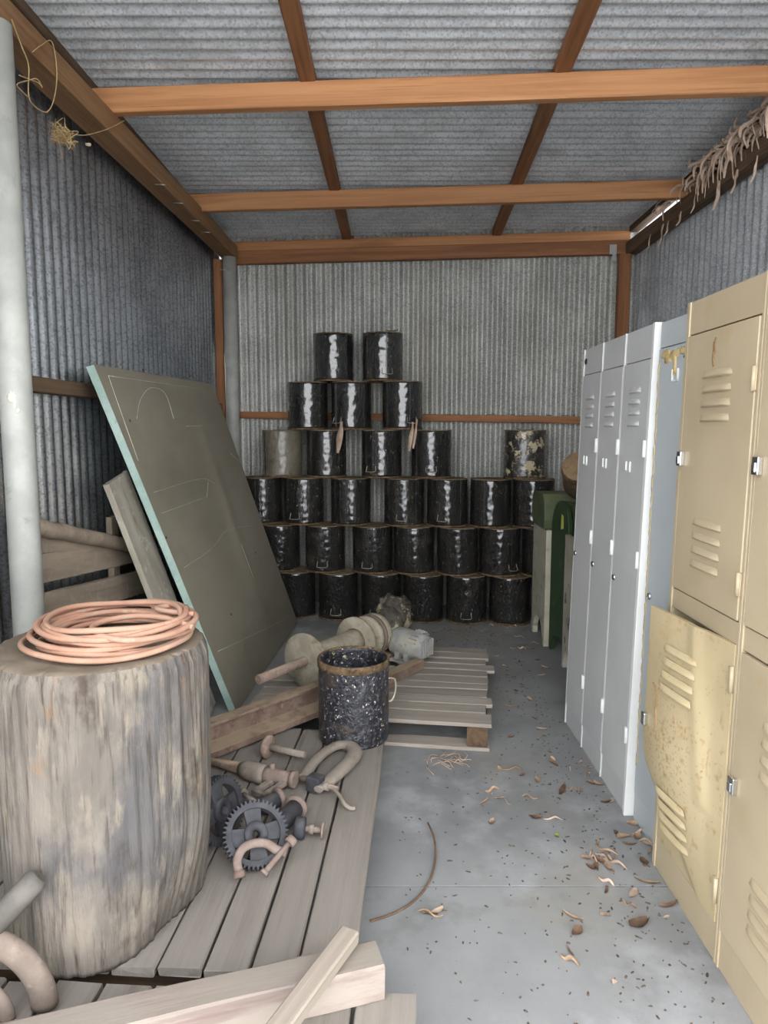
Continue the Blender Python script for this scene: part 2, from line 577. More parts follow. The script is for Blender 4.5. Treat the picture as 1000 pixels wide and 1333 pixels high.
white_edge = material('lit_end_frame_and_hinge_grey', 'cdcdcb', 'd6d6d3', 3, 4, rough=0.45, layers=[('a79b80', 9, 0.66, 0.74, 0.6)], spec=0.4)  # lightened for light falling on the locker's end frame; hinges and card holders share it
blue_paint = material('blue_grey_locker_paint', 'a2a8aa', 'abb0b1', 2, 4, rough=0.45, layers=[('b39a63', (6, 6, 2.5), 0.68, 0.74, 0.7)], spec=0.4)
beige = material('beige_locker_paint', 'a9997e', 'b4a488', 2, 5, rough=0.45, layers=[('a68f68', 5, 0.58, 0.74, 0.5), ('6d4f2e', 60, 0.71, 0.76, 0.6)], spec=0.4)
beige_worn = material('rust_freckled_beige_paint', 'ad9c7a', 'b9a885', 2, 5, rough=0.5,
                      layers=[('8a6236', 90, 0.64, 0.72, 0.6), ('a38455', 4, 0.58, 0.72, 0.5), ('7d5a35', (9, 9, 3), 0.66, 0.72, 0.6)], bumps=[(8, 0.08, 0.01)], spec=0.4)
rust_stain = material('brown_rust_stain', '846a47', '937753', 30, 5, rough=0.8)
chrome = material('bright_chrome', 'c8c9cb', 'd8d9da', 4, 2, rough=0.25, metal=1.0)
black_hole = material('black_plastic', '151515', '1d1d1d', 10, 2, rough=0.5)
glue = material('yellowed_glue', 'b59c68', 'c6b184', 20, 4, rough=0.6)
cream_board = material('flaking_cream_board', 'a8a491', 'b8b4a1', 6, 6, rough=0.8, layers=[('7c7766', (14, 14, 5), 0.56, 0.68, 0.6), ('6b7a5c', 9, 0.66, 0.74, 0.5)], bumps=[(50, 0.2, 0.003)], spec=0.3)
green_board = material('dark_green_paint', '2b3d28', '364a30', 5, 5, rough=0.5, layers=[('4f5f3c', (8, 8, 3), 0.57, 0.72, 0.5), ('8a8a72', 60, 0.7, 0.76, 0.6)], spec=0.4)
green_block = material('dusty_mid_green_paint', '4f5a40', '5e684b', 7, 5, rough=0.7, layers=[('7a7f5e', 10, 0.4, 0.6, 0.7, 'up'), ('36482b', 12, 0.56, 0.7, 0.5)], spec=0.3)
peel_board = material('cream_and_slate_peeling_paint', 'a19b8c', 'b3ad9e', 6, 5, rough=0.75, layers=[('4d5663', (7, 7, 4), 0.56, 0.6, 0.9)], spec=0.3)
sticker_m = material('yellow_green_sticker', 'b5b755', 'c6c766', 10, 3, rough=0.6)
bark = material('dark_log_bark', '5c4c3b', '74614b', (20, 20, 5), 6, rough=0.95, layers=[('3a2d21', (40, 40, 9), 0.53, 0.68, 0.7)], bumps=[((60, 60, 12), 0.6, 0.01)], spec=0.15)
log_end = material('sawn_log_end', '8d7558', 'a0876a', 18, 5, rough=0.9, layers=[('6a5139', 40, 0.56, 0.7, 0.5)], bumps=[(70, 0.2, 0.004)], spec=0.15)
stump_m = material('weathered_stump_wood', '625c55', '776f66', (9, 9, 4), 8, rough=0.9, dist=0.6,
                   layers=[('47474a', (3.2, 3.2, 2), 0.52, 0.66, 0.7), ('80776a', (14, 14, 5), 0.54, 0.68, 0.7), ('84613f', (7, 7, 3.2), 0.61, 0.72, 0.65), ('3b3128', (5, 5, 3), 0.62, 0.72, 0.75), ('3a3027', (80, 80, 6), 0.53, 0.68, 0.6)],
                   bumps=[((70, 70, 7), 0.55, 0.008), (9, 0.25, 0.02), ((190, 190, 40), 0.45, 0.005)], spec=0.2)
stump_top_m = material('dusty_stump_top', '695e52', '7b6f61', 9, 6, rough=0.95, layers=[('6a5d4c', 16, 0.54, 0.7, 0.5)], bumps=[(40, 0.4, 0.006)], spec=0.15)
crack_m = material('dark_wood_crack', '2a2119', '382c20', 20, 4, rough=0.95)
leaf_a = material('dry_tan_leaf', '8d735b', 'a89078', 20, 5, rough=0.85, vary=0.25, layers=[('65503f', 30, 0.54, 0.7, 0.6)], spec=0.25)
leaf_b = material('dry_brown_leaf', '5f4b3d', '7b6250', 20, 5, rough=0.85, vary=0.25, layers=[('43342a', 30, 0.54, 0.7, 0.6)], spec=0.25)
leaf_c = material('pale_bark_strip', 'a48d7a', 'bca795', 14, 5, rough=0.9, vary=0.15, layers=[('84684f', (20, 20, 20), 0.54, 0.7, 0.6)], spec=0.2)
crumb_m = material('litter_crumbs', '4a4039', '6a5c50', 40, 4, rough=0.95, spec=0.15)
leaf_g = material('green_leaf', '7f8f3e', '93a04e', 20, 4, rough=0.6)
rust_wire = material('rusty_wire', '54402f', '6c5540', 20, 4, rough=0.9)
string_m = material('straw_twine', '9a8157', 'b0966a', 20, 4, rough=0.95)
nail_m = material('nail_steel', 'a8a29a', 'b8b2aa', 10, 3, rough=0.45, metal=0.7)
chip_m = material('pale_wood_chip', 'd2c0a0', 'e0d0b2', 10, 3, rough=0.9)
cream_splash = material('cream_paint_splash', 'd9d3b4', 'e2dcc0', 10, 3, rough=0.6)

def freckle(m, centre, radii, color, scale, lo, hi):
    """rust spots of the door's own skin, densest round a worn patch"""
    t = m.node_tree
    b = next(n for n in t.nodes if n.type == 'BSDF_PRINCIPLED')
    tc = t.nodes.new('ShaderNodeTexCoord')
    mp = t.nodes.new('ShaderNodeMapping')
    mp.inputs['Location'].default_value = [-c / r for c, r in zip(centre, radii)]
    mp.inputs['Scale'].default_value = [1 / r for r in radii]
    t.links.new(tc.outputs['Object'], mp.inputs['Vector'])
    ln = t.nodes.new('ShaderNodeVectorMath')
    ln.operation = 'LENGTH'
    t.links.new(mp.outputs[0], ln.inputs[0])
    mr = t.nodes.new('ShaderNodeMapRange')
    for i, q in enumerate((0.1, 1.0, 0.145, 0.0)):
        mr.inputs[i + 1].default_value = q
    t.links.new(ln.outputs['Value'], mr.inputs[0])
    nz = t.nodes.new('ShaderNodeTexNoise')
    nz.inputs['Scale'].default_value = scale
    nz.inputs['Detail'].default_value = 6
    t.links.new(tc.outputs['Object'], nz.inputs['Vector'])
    ad = t.nodes.new('ShaderNodeMath')
    t.links.new(nz.outputs['Fac'], ad.inputs[0])
    t.links.new(mr.outputs[0], ad.inputs[1])
    st = t.nodes.new('ShaderNodeMapRange')
    for i, q in enumerate((lo, hi, 0.0, 0.7)):
        st.inputs[i + 1].default_value = q
    t.links.new(ad.outputs[0], st.inputs[0])
    mx = t.nodes.new('ShaderNodeMix')
    mx.data_type = 'RGBA'
    src = b.inputs['Base Color'].links[0].from_socket
    t.links.new(st.outputs[0], mx.inputs[0])
    t.links.new(src, mx.inputs[6])
    mx.inputs[7].default_value = lin(color)
    t.links.new(mx.outputs[2], b.inputs['Base Color'])


freckle(beige_worn, (0.17, 0, 0.36), (0.17, 0.5, 0.24), '8f6a3c', 95, 0.64, 0.76)
freckle(beige_worn, (0.17, 0, 0.20), (0.12, 0.5, 0.10), '9a774a', 30, 0.60, 0.74)

# ------------------------------------------------------------------ the shed
BY = lambda x: 5.58 - 0.11 * x                       # front line of the back wall's timbers
LXW = lambda y: -1.30 - 0.03 * (5.70 - y)            # left wall sheet
FLOOR = MB()
FLOOR.box((-2.6, 2.056, -0.12), (2.2, 6.2, 0.0))
FLOOR.box((-2.6, -0.6, -0.12), (2.2, 2.046, 0.0))
FLOOR.box((-2.6, 2.046, -0.12), (2.2, 2.056, -0.012))
struct('floor', FLOOR, concrete)
struct('ground', MB().box((-14, -16, -0.3), (14, 9, -0.121)), earth)


def corr(L, Hgt, pitch=0.0762, amp=0.0115, per=10, M=None, th=0.0012, phase=0.0, waist=0.0):
    """a corrugated sheet: ribs along local Z, profile along local X, rib depth on local Y"""
    n = int(L / pitch * per)
    mb = MB()
    for side in (0, 1):
        vs, fs = [], []
        for i in range(n + 1):
            x = L * i / n
            y = amp * math.sin(2 * PI * x / pitch + phase) + (th if side else 0)
            # every tenth rib steps where the next sheet laps over the last
            vs += [(x, y, 0), (x, y, Hgt)]
        for i in range(n):
            q = (2 * i, 2 * i + 2, 2 * i + 3, 2 * i + 1)
            fs.append(q if not side else tuple(reversed(q)))
        mb.add(vs, fs, M, True)
    return mb


yL0 = 0.3
p0, p1 = V((LXW(yL0), yL0, 0)), V((LXW(5.75), 5.75, 0))
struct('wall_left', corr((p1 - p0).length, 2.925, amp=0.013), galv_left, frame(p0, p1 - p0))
bdir = V((1, -0.11, 0)).normalized()
p0 = V((-1.42, BY(-1.42) + 0.075, 0.0))
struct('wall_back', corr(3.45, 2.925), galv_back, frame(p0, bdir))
p0, p1 = V((1.875, 5.45, 0)), V((1.875, 0.3, 0))
struct('wall_right', corr(5.15, 2.82), galv, frame(p0, p1 - p0))
# roof: ribs run from side to side
mroof = T(-1.62, 0.2, 3.012) @ Rx(-0.0177) @ Matrix(((0, 0, 1, 0), (1, 0, 0, 0), (0, 1, 0, 0), (0, 0, 0, 1)))
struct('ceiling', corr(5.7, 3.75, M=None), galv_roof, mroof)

trim_i = [0]


def beam(a, b, w, h, mat, label, up=(0, 0, 1), seed=None, wob=0.002, bev=0):
    """timber from a to b: w across, h along up; a and b are the middle of its lower face"""
    trim_i[0] += 1
    a, b = V(a), V(b)
    mb = MB().plank((b - a).length, w, h, seed=trim_i[0], wob=wob, n=20)
    return struct('trim_%d' % trim_i[0], mb, mat, frame(a, b - a, up), label=label)


# cross rafters (front face on the measured line)
Q1, Q2 = fl(122, 147, 2.80), fl(1000, 119, 2.80)
qd = (Q2 - Q1) / (Q2.x - Q1.x)
beam(Q1 + qd * (-1.31 - Q1.x) + V((0, 0.025, 0.0)), Q1 + qd * (1.86 - Q1.x) + V((0, 0.025, 0.0)), 0.05, 0.105, red_wood, 'orange hardwood rafter crossing the whole bay nearest the opening')
Q1, Q2 = fl(245, 275, 2.778), fl(890, 257, 2.778)
qd = (Q2 - Q1) / (Q2.x - Q1.x)
beam(Q1 + qd * (-1.29 - Q1.x) + V((0, 0.025, 0.0)), Q1 + qd * (1.84 - Q1.x) + V((0, 0.025, 0.0)), 0.05, 0.105, red_wood, 'reddish hardwood rafter crossing the bay in front of the back wall')
# back plate and the lighter rail over it
beam((-1.22, BY(-1.22) + 0.03, 2.70), (1.80, BY(1.80) + 0.03, 2.70), 0.055, 0.10, red_wood_dark, 'brown timber plate along the top of the back wall')
beam((-1.22, BY(-1.22) + 0.055, 2.802), (1.82, BY(1.82) + 0.055, 2.802), 0.05, 0.073, red_wood, 'lighter timber rail lying on the back wall plate')
# purlins under the roof sheets
PQ = fl(370, 0, 2.907)
beam((PQ.x - 0.035, 0.25, 2.952), (-0.285, 5.60, 2.857), 0.068, 0.046, red_wood_dark, 'brown purlin running lengthwise under the roof left of centre')
PQ = fl(770, 0, 2.907)
beam((PQ.x - 0.09, 0.25, 2.952), (0.845, 5.50, 2.859), 0.068, 0.046, red_wood_dark, 'brown purlin running lengthwise under the roof right of centre')
beam((1.845, 0.25, 2.952), (1.845, 5.42, 2.861), 0.07, 0.046, dark_wood, 'dark purlin along the right edge of the roof')
beam((-1.385, 0.25, 2.952), (-1.27, 5.66, 2.857), 0.07, 0.046, dark_wood, 'dark purlin along the left edge of the roof')
# side plates
LP = beam((-1.345, 0.25, 2.70), (-1.172, 5.56, 2.70), 0.115, 0.10, plate_wood, 'long brown top plate above the left corrugated wall')
RP = beam((1.815, 5.36, 2.69), (1.815, 0.25, 2.70), 0.085, 0.088, dark_wood, 'dark top plate above the right wall, heaped with dry bark', wob=0.008)
beam((1.868, 0.3, 2.822), (1.868, 4.62, 2.822), 0.018, 0.085, dark_wood, 'added dark board blocking the light gap above the right plate')  # added to stop daylight showing through the near part of the gap
# posts and girts
beam((-1.275, 5.60, 0), (-1.275, 5.60, 2.70), 0.085, 0.05, red_wood_dark, 'brown timber post in the back left corner', up=(0, -1, 0))
beam((1.805, 5.365, 0), (1.805, 5.365, 2.69), 0.06, 0.085, red_wood_dark, 'brown timber post in the back right corner', up=(-1, 0, 0))
beam((-1.16, BY(-1.16) + 0.03, 1.505), (1.72, BY(1.72) + 0.03, 1.455), 0.05, 0.055, red_wood_dark, 'narrow brown rail across the back wall behind the drums')
a, b = V((LXW(2.42) + 0.036, 2.42, 1.555)), V((LXW(5.5) + 0.036, 5.5, 1.555))
beam(a, b, 0.05, 0.06, dark_wood, 'narrow dark rail along the left wall')
# steel poles
mb = MB().cyl(0.052, 0, 2.70, 32)
mb.cyl(0.056, 0, 0.02, 32)
pole = struct('trim_20', mb, galv_pole, T(-1.245, 2.42, 0), label='thick galvanised steel pole at the front of the left wall')
sp = MB()
sp.blob((0, 0, 0), (0.012, 0.004, 0.016), amp=0.5, sc_=2)
sp.blob((0.008, 0, -0.02), (0.005, 0.003, 0.018), amp=0.3, sc_=2)
sp.blob((0.016, -0.001, -0.045), (0.006, 0.003, 0.007), amp=0.3, sc_=2)
a = math.atan2(-2.42, 1.245)
part('paint_splash', sp, cream_splash, pole, Rz(a - 0.25 + PI / 2) @ T(0, -0.052, 1.52), label='cream paint splash')
struct('trim_21', MB().cyl(0.052, 0, 2.70, 28), galv_pole, T(-1.165, 5.50, 0), label='galvanised steel pole in the back left corner')
# bracket in the back right corner
bk = MB()
bk.box((0, 0, -0.07), (0.05, 0.004, 0.0))
bk.box((0.02, -0.003, -0.115), (0.05, 0.0, -0.0))
for q in ((0.012, -0.012), (0.038, -0.012), (0.035, -0.09)):
    bk.cyl(0.004, 0, 0.004, 10, T(q[0], 0.0, q[1]) @ Rx(PI / 2))
tag(struct('steel_bracket', bk, galv_pole, T(1.66, BY(1.68) - 0.012, 2.765), bevel=0.001), 'small galvanised corner bracket at the back right end of the wall plate', 'bracket')
# nails through the left plate
for i, (px, py) in enumerate([(208, 240), (232, 264), (254, 287), (268, 302), (290, 351)]):
    t = pl(px, py, (-1.12, 5.5, 0), (1, -0.031, 0))
    nm = MB().tube([(0, 0, 0), (0.055, -0.004, -0.004)], 0.0028, 6)
    part('nail', nm, nail_m, LP, LP.matrix_basis.inverted() @ T(t.x - 0.025, t.y, t.z))
for i, (px, py, s_) in enumerate([(51, 146, 1), (58, 172, 0.5), (200, 274, 0.8), (115, 188, 0.5)]):
    t = pl(px, py, (0, 0, 2.695), (0, 0, 1))
    cm = MB().blob((0, 0, 0), (0.028 * s_, 0.02 * s_, 0.006), amp=0.5, sc_=2, seed=i)
    part('torn_splinter', cm, chip_m, LP, LP.matrix_basis.inverted() @ T(t.x, t.y, t.z))

# ------------------------------------------------------------------ drums
DR, DH = 0.1485, 0.352


def drum_shell(seed):
    prof = []
    for i in range(31):
        z = 0.012 + (DH - 0.022) * i / 30
        prof.append((DR, z))
    prof.append((DR - 0.003, DH - 0.006))
    return MB().lathe(prof, 72, bump=0.0028, bs=38, seed=seed, cap0=True, cap1=False)


def drum_base():
    mb = MB()

    def prof_pt(i):
        return i
    pr = [(DR - 0.0005, DH - 0.008), (DR, DH - 0.001), (DR - 0.004, DH), (DR - 0.012, DH - 0.001), (DR - 0.02, DH - 0.004), (0.10, DH - 0.002), (0.05, DH), (0.002, DH + 0.001)]
    return mb.lathe(pr, 56, bump=0.002, bs=30, seed=3)


def drum_rim():
    return MB().lathe([(DR - 0.004, 0.0), (DR + 0.004, 0.0), (DR + 0.005, 0.004), (DR + 0.004, 0.010), (DR - 0.001, 0.014)], 56, bump=0.0015, bs=40, seed=8, cap0=False, cap1=False)


def handle_mesh():
    r = DR + 0.004
    pts = []
    for (dz, da) in [(0.075, -0.24), (0.055, -0.25), (0.048, -0.20), (0.046, 0.0), (0.048, 0.20), (0.055, 0.25), (0.075, 0.24)]:
        o = 0.006 + (0.012 if abs(da) < 0.22 else 0)
        pts.append(((r + o) * math.sin(da), -(r + o) * math.cos(da), dz))
    pts[0] = ((r - 0.004) * math.sin(-0.24), -(r - 0.004) * math.cos(0.24), 0.09)
    pts[-1] = ((r - 0.004) * math.sin(0.24), -(r - 0.004) * math.cos(0.24), 0.09)
    return MB().tube(smooth_path(pts, 5), 0.0028, 6)


shells = {}
for k in range(4):
    shells[k] = drum_shell(k * 11.3).mesh('shell', tar)
for nm_, mt in (('dusty', tar_dusty), ('splat', tar_splat)):
    shells[nm_] = drum_shell(5.5).mesh('shell', mt)
base_me = drum_base().mesh('base', dust_top)
rim_me = drum_rim().mesh('rim', rim_rust)
seam_me = MB().box((-0.004, -DR - 0.005, 0.016), (0.004, -DR + 0.004, DH - 0.012)).mesh('seam', tar)
hand_me = handle_mesh().mesh('handle', wire)
# row: list of (left px, right px, handle bearing in px from centre or None, seam bearing)
ROWS = [
    [(359, 411.8, None, 10), (413.6, 468, -2, 9), (469, 523, -8, 0), (524, 578, None, None), (579, 635, -3, None), (636, 691, None, 0)],
    [(338, 392, None, None), (396.6, 450.4, -2, None), (458.7, 511.6, -7, 0), (513, 565, None, None), (566.8, 624, None, None), (623.5, 678, 14, 12), (678.5, 733, None, None)],
    [(318, 366, 0, -6), (368, 424, -10, 10), (430, 484, None, -14), (499, 553, -4, 16), (554, 610.5, -8, 16), (612, 665, None, -12), (666, 721, None, None)],
    [(339.6, 395.7, None, -20), (398, 453, None, None), (470, 524, -14, -12), (534.6, 589, -2, -8)],
    [(373.6, 428, None, None), (430, 485, -18, -20), (497, 551, 12, 10)],
    [(404.9, 463.3, None, None), (468, 528.6, 6, 5)],
]
ORD = ['first', 'second', 'third', 'fourth', 'fifth', 'sixth', 'seventh']
ROWN = ['bottom row', 'second row up', 'third row up', 'fourth row up', 'fifth row up', 'top row']
proto = {}


def make_drum(center, shell_key, handle, seam, label, seed):
    rnd = random.Random(seed)
    M = T(*center)
    t = thing('tar_drum', label, 'drum', M, 'black drums stacked upside down in a pyramid')
    part('shell', shells[shell_key], None, t, Rz(rnd.uniform(0, 6.28)))
    part('base', base_me, None, t, Rz(rnd.uniform(0, 6.28)))
    part('rim', rim_me, None, t, Rz(rnd.uniform(0, 6.28)))
    if seam is not None:
        part('seam', seam_me, None, t, Rz(math.asin(max(-0.95, min(0.95, seam / 27)))))
    if handle is not None:
        part('handle', hand_me, None, t, Rz(math.asin(max(-0.95, min(0.95, handle / 27)))))
    return t


drum_at = {}
for r, row in enumerate(ROWS):
    for i, (x0, x1, hb, sb) in enumerate(row):
        px = (x0 + x1) / 2
        # axis line of the rows, parallel to the back wall
        s_ = (px - 500) / F
        z = r * (DH + 0.0015)
        Y = 5.27
        for _ in range(4):
            d = Y * _C - (z + 0.17 - CAM_H) * _S
            X = s_ * d
            Y = 5.245 - 0.115 * X + 0.02 * r
        if i and X - lastX < 0.3105:
            X = lastX + 0.3105
            Y = 5.245 - 0.115 * X + 0.02 * r
        lastX = X
        key = (r * 3 + i) % 4
        lab = 'black tar-coated drum in the %s, %s from the left' % (ROWN[r], ORD[i])
        if (r, i) == (3, 0):
            key, lab = 'dusty', 'dust-brown drum at the left end of the fourth row up'
        if (r, i) == (5, 0):
            lab = 'topmost black drum on the left, beside the back wall'
        if (r, i) == (5, 1):
            lab = 'topmost black drum on the right, a scrap of bark on it'
        if (r, i) == (4, 1):
            lab = 'black drum in the fifth row with a bark strip on its handle, middle one'
        if (r, i) == (4, 2):
            lab = 'black drum at the right of the fifth row with hanging bark strips'
        if (r, i) == (1, 6):
            lab = 'black drum in the second row up, half hidden behind the cream board'
        rnd = random.Random(r * 17 + i)
        drum_at[(r, i)] = make_drum((X, Y + rnd.uniform(-0.006, 0.006), z), key, hb, sb, lab, r * 10 + i)
# a seventh drum under the right end, hidden by the cream board
drum_at[(0, 6)] = make_drum((1.275, 5.245 - 0.115 * 1.275, 0), 2, None, None, 'black drum on the floor at the right end, behind the cream board', 7)
X = (682 - 500) / F * 5.2
drum_at['solo'] = make_drum((X, 5.305 - 0.115 * X, 3 * (DH + 0.0015)), 'splat', None, None, 'drum splattered with cream standing alone on the right of the stack', 99)

# ------------------------------------------------------------------ big leaning panel
s0 = 2.95
k4 = [1.0, 1.546, 1.748, 1.201]
PC = [V((0, 0, CAM_H)) + ray(*p) * (k * s0) for p, k in zip([(122, 470), (277, 497), (387, 806), (308, 924)], k4)]
TL, TR, BR, BL = PC
lift = -min(BR.z, BL.z) + 0.003
TL, TR, BR, BL = [p + V((0, 0, lift)) for p in PC]
pn = (BL - TL).cross(TR - TL).normalized()
if pn.x < 0:
    pn = -pn
M0 = frame(BL, BR - BL, pn)        # local x along the bottom edge, local z out of the face
Mi = M0.inverted()
loc = [Mi @ p for p in (BL, BR, TR, TL)]
TH = 0.036
pt = thing('leaning_panel', 'large dust-olive sheet panel with pale teal edge leaning on the left wall', 'panel', M0)


def quad_pt(u, v):
    a = loc[0].lerp(loc[1], u)
    b = loc[3].lerp(loc[2], u)
    return a.lerp(b, v)


def face_fn(u, v):
    p = quad_pt(u, v)
    w = 0.012 * noise.noise(V((u * 2.3, v * 1.2, 0.3))) * math.sin(PI * min(1, max(0, v))) * math.sin(PI * u)
    w += 0.010 * math.exp(-((u - 0.62 - 0.12 * (v - 0.5)) / 0.05) ** 2) * math.sin(PI * v)
    return (p.x, p.y, w)


fm = MB().grid(face_fn, 40, 40)
part('face_sheet', fm, panel_green, pt)
core = MB()
ins = [p.copy() for p in loc]
vs = [(p.x, p.y, -TH) for p in ins] + [(p.x, p.y, -0.0005) for p in ins]
core.add(vs, [(3, 2, 1, 0), (0, 1, 5, 4), (1, 2, 6, 5), (2, 3, 7, 6), (3, 0, 4, 7)])
part('edge_band', core, panel_edge, pt, label='pale teal edge band')
ch = MB()
for line in [[(141, 489), (270, 507)], [(141, 489), (180, 600)], [(200, 641), (262, 623), (280, 630)], [(211, 668), (268, 647)], [(270, 647), (272, 625)],
             [(240, 739), (278, 712), (297, 690), (330, 684)], [(313, 708), (330, 752)], [(284, 848), (372, 806)], [(178, 545), (183, 520), (196, 505), (215, 512), (226, 545)], [(243, 555), (264, 554)], [(300, 590), (316, 604), (324, 614)]]:
    P3 = [Mi @ pl(x, y, TL + pn * 0.001, pn) for x, y in line]
    pp = smooth_path(P3, 5) if len(P3) > 2 else [P3[0].lerp(P3[1], k / 10) for k in range(11)]
    out = []
    for p in pp:
        # ride on the dented sheet
        u = max(0, min(1, (p.x - loc[0].x) / max(1e-6, (loc[1] - loc[0]).length)))
        v = max(0, min(1, p.y / loc[3].y))
        u = max(0, min(1, (p.x - loc[0].lerp(loc[3], v).x) / (loc[1] - loc[0]).length))
        out.append(V((p.x, p.y, face_fn(u, v)[2] + 0.0006)))
    ch.tube(out, 0.0013, 5)
part('chalk_lines', ch, chalk, pt, label='faint chalk lines')
sm_ = MB()
for (x, y) in [(185, 482), (246, 490), (168, 548), (215, 700), (370, 720), (332, 720), (300, 800)]:
    q = Mi @ pl(x, y, TL, pn)
    sm_.lathe([(0.007, 0.0), (0.006, 0.003), (0.001, 0.004)], 10, T(q.x, q.y, 0.004))
part('screw', sm_, rim_rust, pt)

# ------------------------------------------------------------------ grey plank behind the panel
a = V((-0.885, 3.36, 0.0))
b = V((-1.205, 3.13, 1.20))
side = (BR - BL).normalized()
xd = (b - a).normalized()
nn = xd.cross(side)
if nn.x < 0:
    nn = -nn
mb = MB().plank((b - a).length, 0.23, 0.028, seed=4, wob=0.004, chip=0.006)
tag(part('plank', mb, grey_plank, None, frame(a, xd, nn)), 'short lichen-grey plank leaning behind the big olive panel', 'plank')

# ------------------------------------------------------------------ slatted boards by the left wall
SX = lambda y: LXW(y) + 0.10
SP, SN = (SX(2.5), 2.5, 0), (1, -0.03, 0)
sf = thing('slatted_hurdle', 'dirt-caked slatted timber hurdle standing against the left corrugated wall', 'slatted frame', T(SX(2.9), 2.9, 0))
Wi = T(-SX(2.9), -2.9, 0)


def slat(name, pa, pb, wpx, th, off, seed, rnd_=False):
    A = pl(*pa, (SP[0] + off, SP[1], 0), SN)
    B = pl(*pb, (SP[0] + off, SP[1], 0), SN)
    A2 = pl(pa[0], pa[1] + wpx[0], (SP[0] + off, SP[1], 0), SN)
    w = (A - A2).length
    d = (B - A).normalized()
    A, B = A - d * 0.01, B + d * 0.25
    if rnd_:
        pts = [A.lerp(B, k / 14) + V((0, 0, 0.008 * noise.noise(V((k * 0.8, seed, 0))))) for k in range(15)]
        mb = MB().tube([p + V((0, 0, -w / 2)) for p in pts], w / 2, 12)
        return part(name, mb, slat_wood, sf, Wi)
    mid = V((0, 0, -w / 2))
    mb = MB().plank((B - A).length, w, th, seed=seed, wob=0.005)
    return part(name, mb, slat_wood, sf, Wi @ frame(A + mid, B - A, (1, 0, 0)))


slat('rail', (35, 672), (172, 702), (24, 16), 0.05, 0.035, 1, True)
slat('slat', (35, 696), (100, 696), (25, 20), 0.02, 0.0, 5)
slat('slat', (35, 724), (177, 703), (39, 30), 0.022, 0.0, 2)
slat('slat', (36, 776), (181, 742), (43, 28), 0.022, 0.0, 3)
q = pl(151, 770, (SP[0] - 0.03, SP[1], 0), SN)
part('post', MB().plank(1.0, 0.075, 0.03, seed=9, wob=0.006), slat_wood, sf, Wi @ frame((q.x - 0.02, q.y, 0), (0, 0, 1), (1, 0, 0)))
part('post', MB().plank(1.05, 0.06, 0.03, seed=10, wob=0.006), slat_wood, sf, Wi @ frame((SX(2.52) - 0.05, 2.52, 0), (0, 0, 1), (1, 0, 0)))

# ------------------------------------------------------------------ timber decks and pallet
ZD = 0.12
dd = V((0.06, 1, 0)).normalized()


def deck(name, label, origin, length, n, pitch, gap, seed, wmul=None, far=None):
    """planks run along dd; the origin is the near right corner"""
    M = frame(origin, dd)          # local x along the planks, local y to the left
    t = thing(name, label, 'platform', M)
    rnd = random.Random(seed)
    y = 0.0
    for i in range(n):
        w = pitch * (1.0 if i else 1.25)
        L = length + rnd.uniform(-0.02, 0.015)
        mb = MB().plank(L, w - gap, 0.024, seed=seed * 31 + i, wob=0.0025, chip=0.004)
        part('board', mb, deck_wood, t, T(rnd.uniform(-0.004, 0.008), y + w / 2, ZD - 0.024 + rnd.uniform(-0.002, 0.001)))
        y += w
    for xx in (0.10, length / 2, length - 0.10):
        mb = MB().plank(y - 0.04, 0.07, ZD - 0.0255, seed=seed + int(xx * 100))
        part('bearer', mb, dark_wood, t, T(xx, 0.02, 0) @ Rz(PI / 2))
    return t


deck('timber_deck', 'low grey timber platform of long boards under the stump and tools', (-0.072, 1.535, 0), 1.40, 10, 0.113, 0.007, 3)
deck('timber_deck', 'nearest grey timber platform, running under the front beam toward the viewer', (0.04, 0.82, 0), 0.665, 10, 0.118, 0.009, 5)
# pallet under the winch
pang = math.atan2(-0.134, 1)
pm = T(0.469, 2.968, 0) @ Rz(pang)
pal = thing('pallet', 'grey slatted pallet on the concrete under the rusty winch', 'pallet', pm)
yy = 0.0
rnd = random.Random(12)
for i in range(11):
    w = [0.118, 0.10, 0.092, 0.10, 0.09, 0.105, 0.095, 0.1, 0.09, 0.1, 0.1][i]
    mb = MB().plank(1.13 + rnd.uniform(-0.02, 0.02), w - 0.009, 0.018, seed=40 + i, wob=0.004, chip=0.006)
    part('deck_board', mb, pallet_wood, pal, T(-1.13 + rnd.uniform(-0.006, 0.012), yy + w / 2, 0.112) @ Rx(rnd.uniform(-0.02, 0.02)) @ Rz(rnd.uniform(-0.006, 0.006)))
    yy += w
for xx in (-1.05, -0.56, -0.06):
    mb = MB().plank(yy - 0.02, 0.10 if xx < -0.1 else 0.09, 0.09, seed=70 + int(-xx * 10), wob=0.003)
    part('bearer', mb, dark_wood, pal, T(xx, 0.01, 0.019) @ Rz(PI / 2))
for k, y_ in enumerate((0.05, yy / 2, yy - 0.06)):
    part('bottom_board', MB().plank(1.12, 0.09, 0.018, seed=90 + k, wob=0.003), pallet_wood, pal, T(-1.125, y_, 0.0))

# ------------------------------------------------------------------ stump and hose
SC = V((-0.742, 1.803, ZD))
SH = 0.735


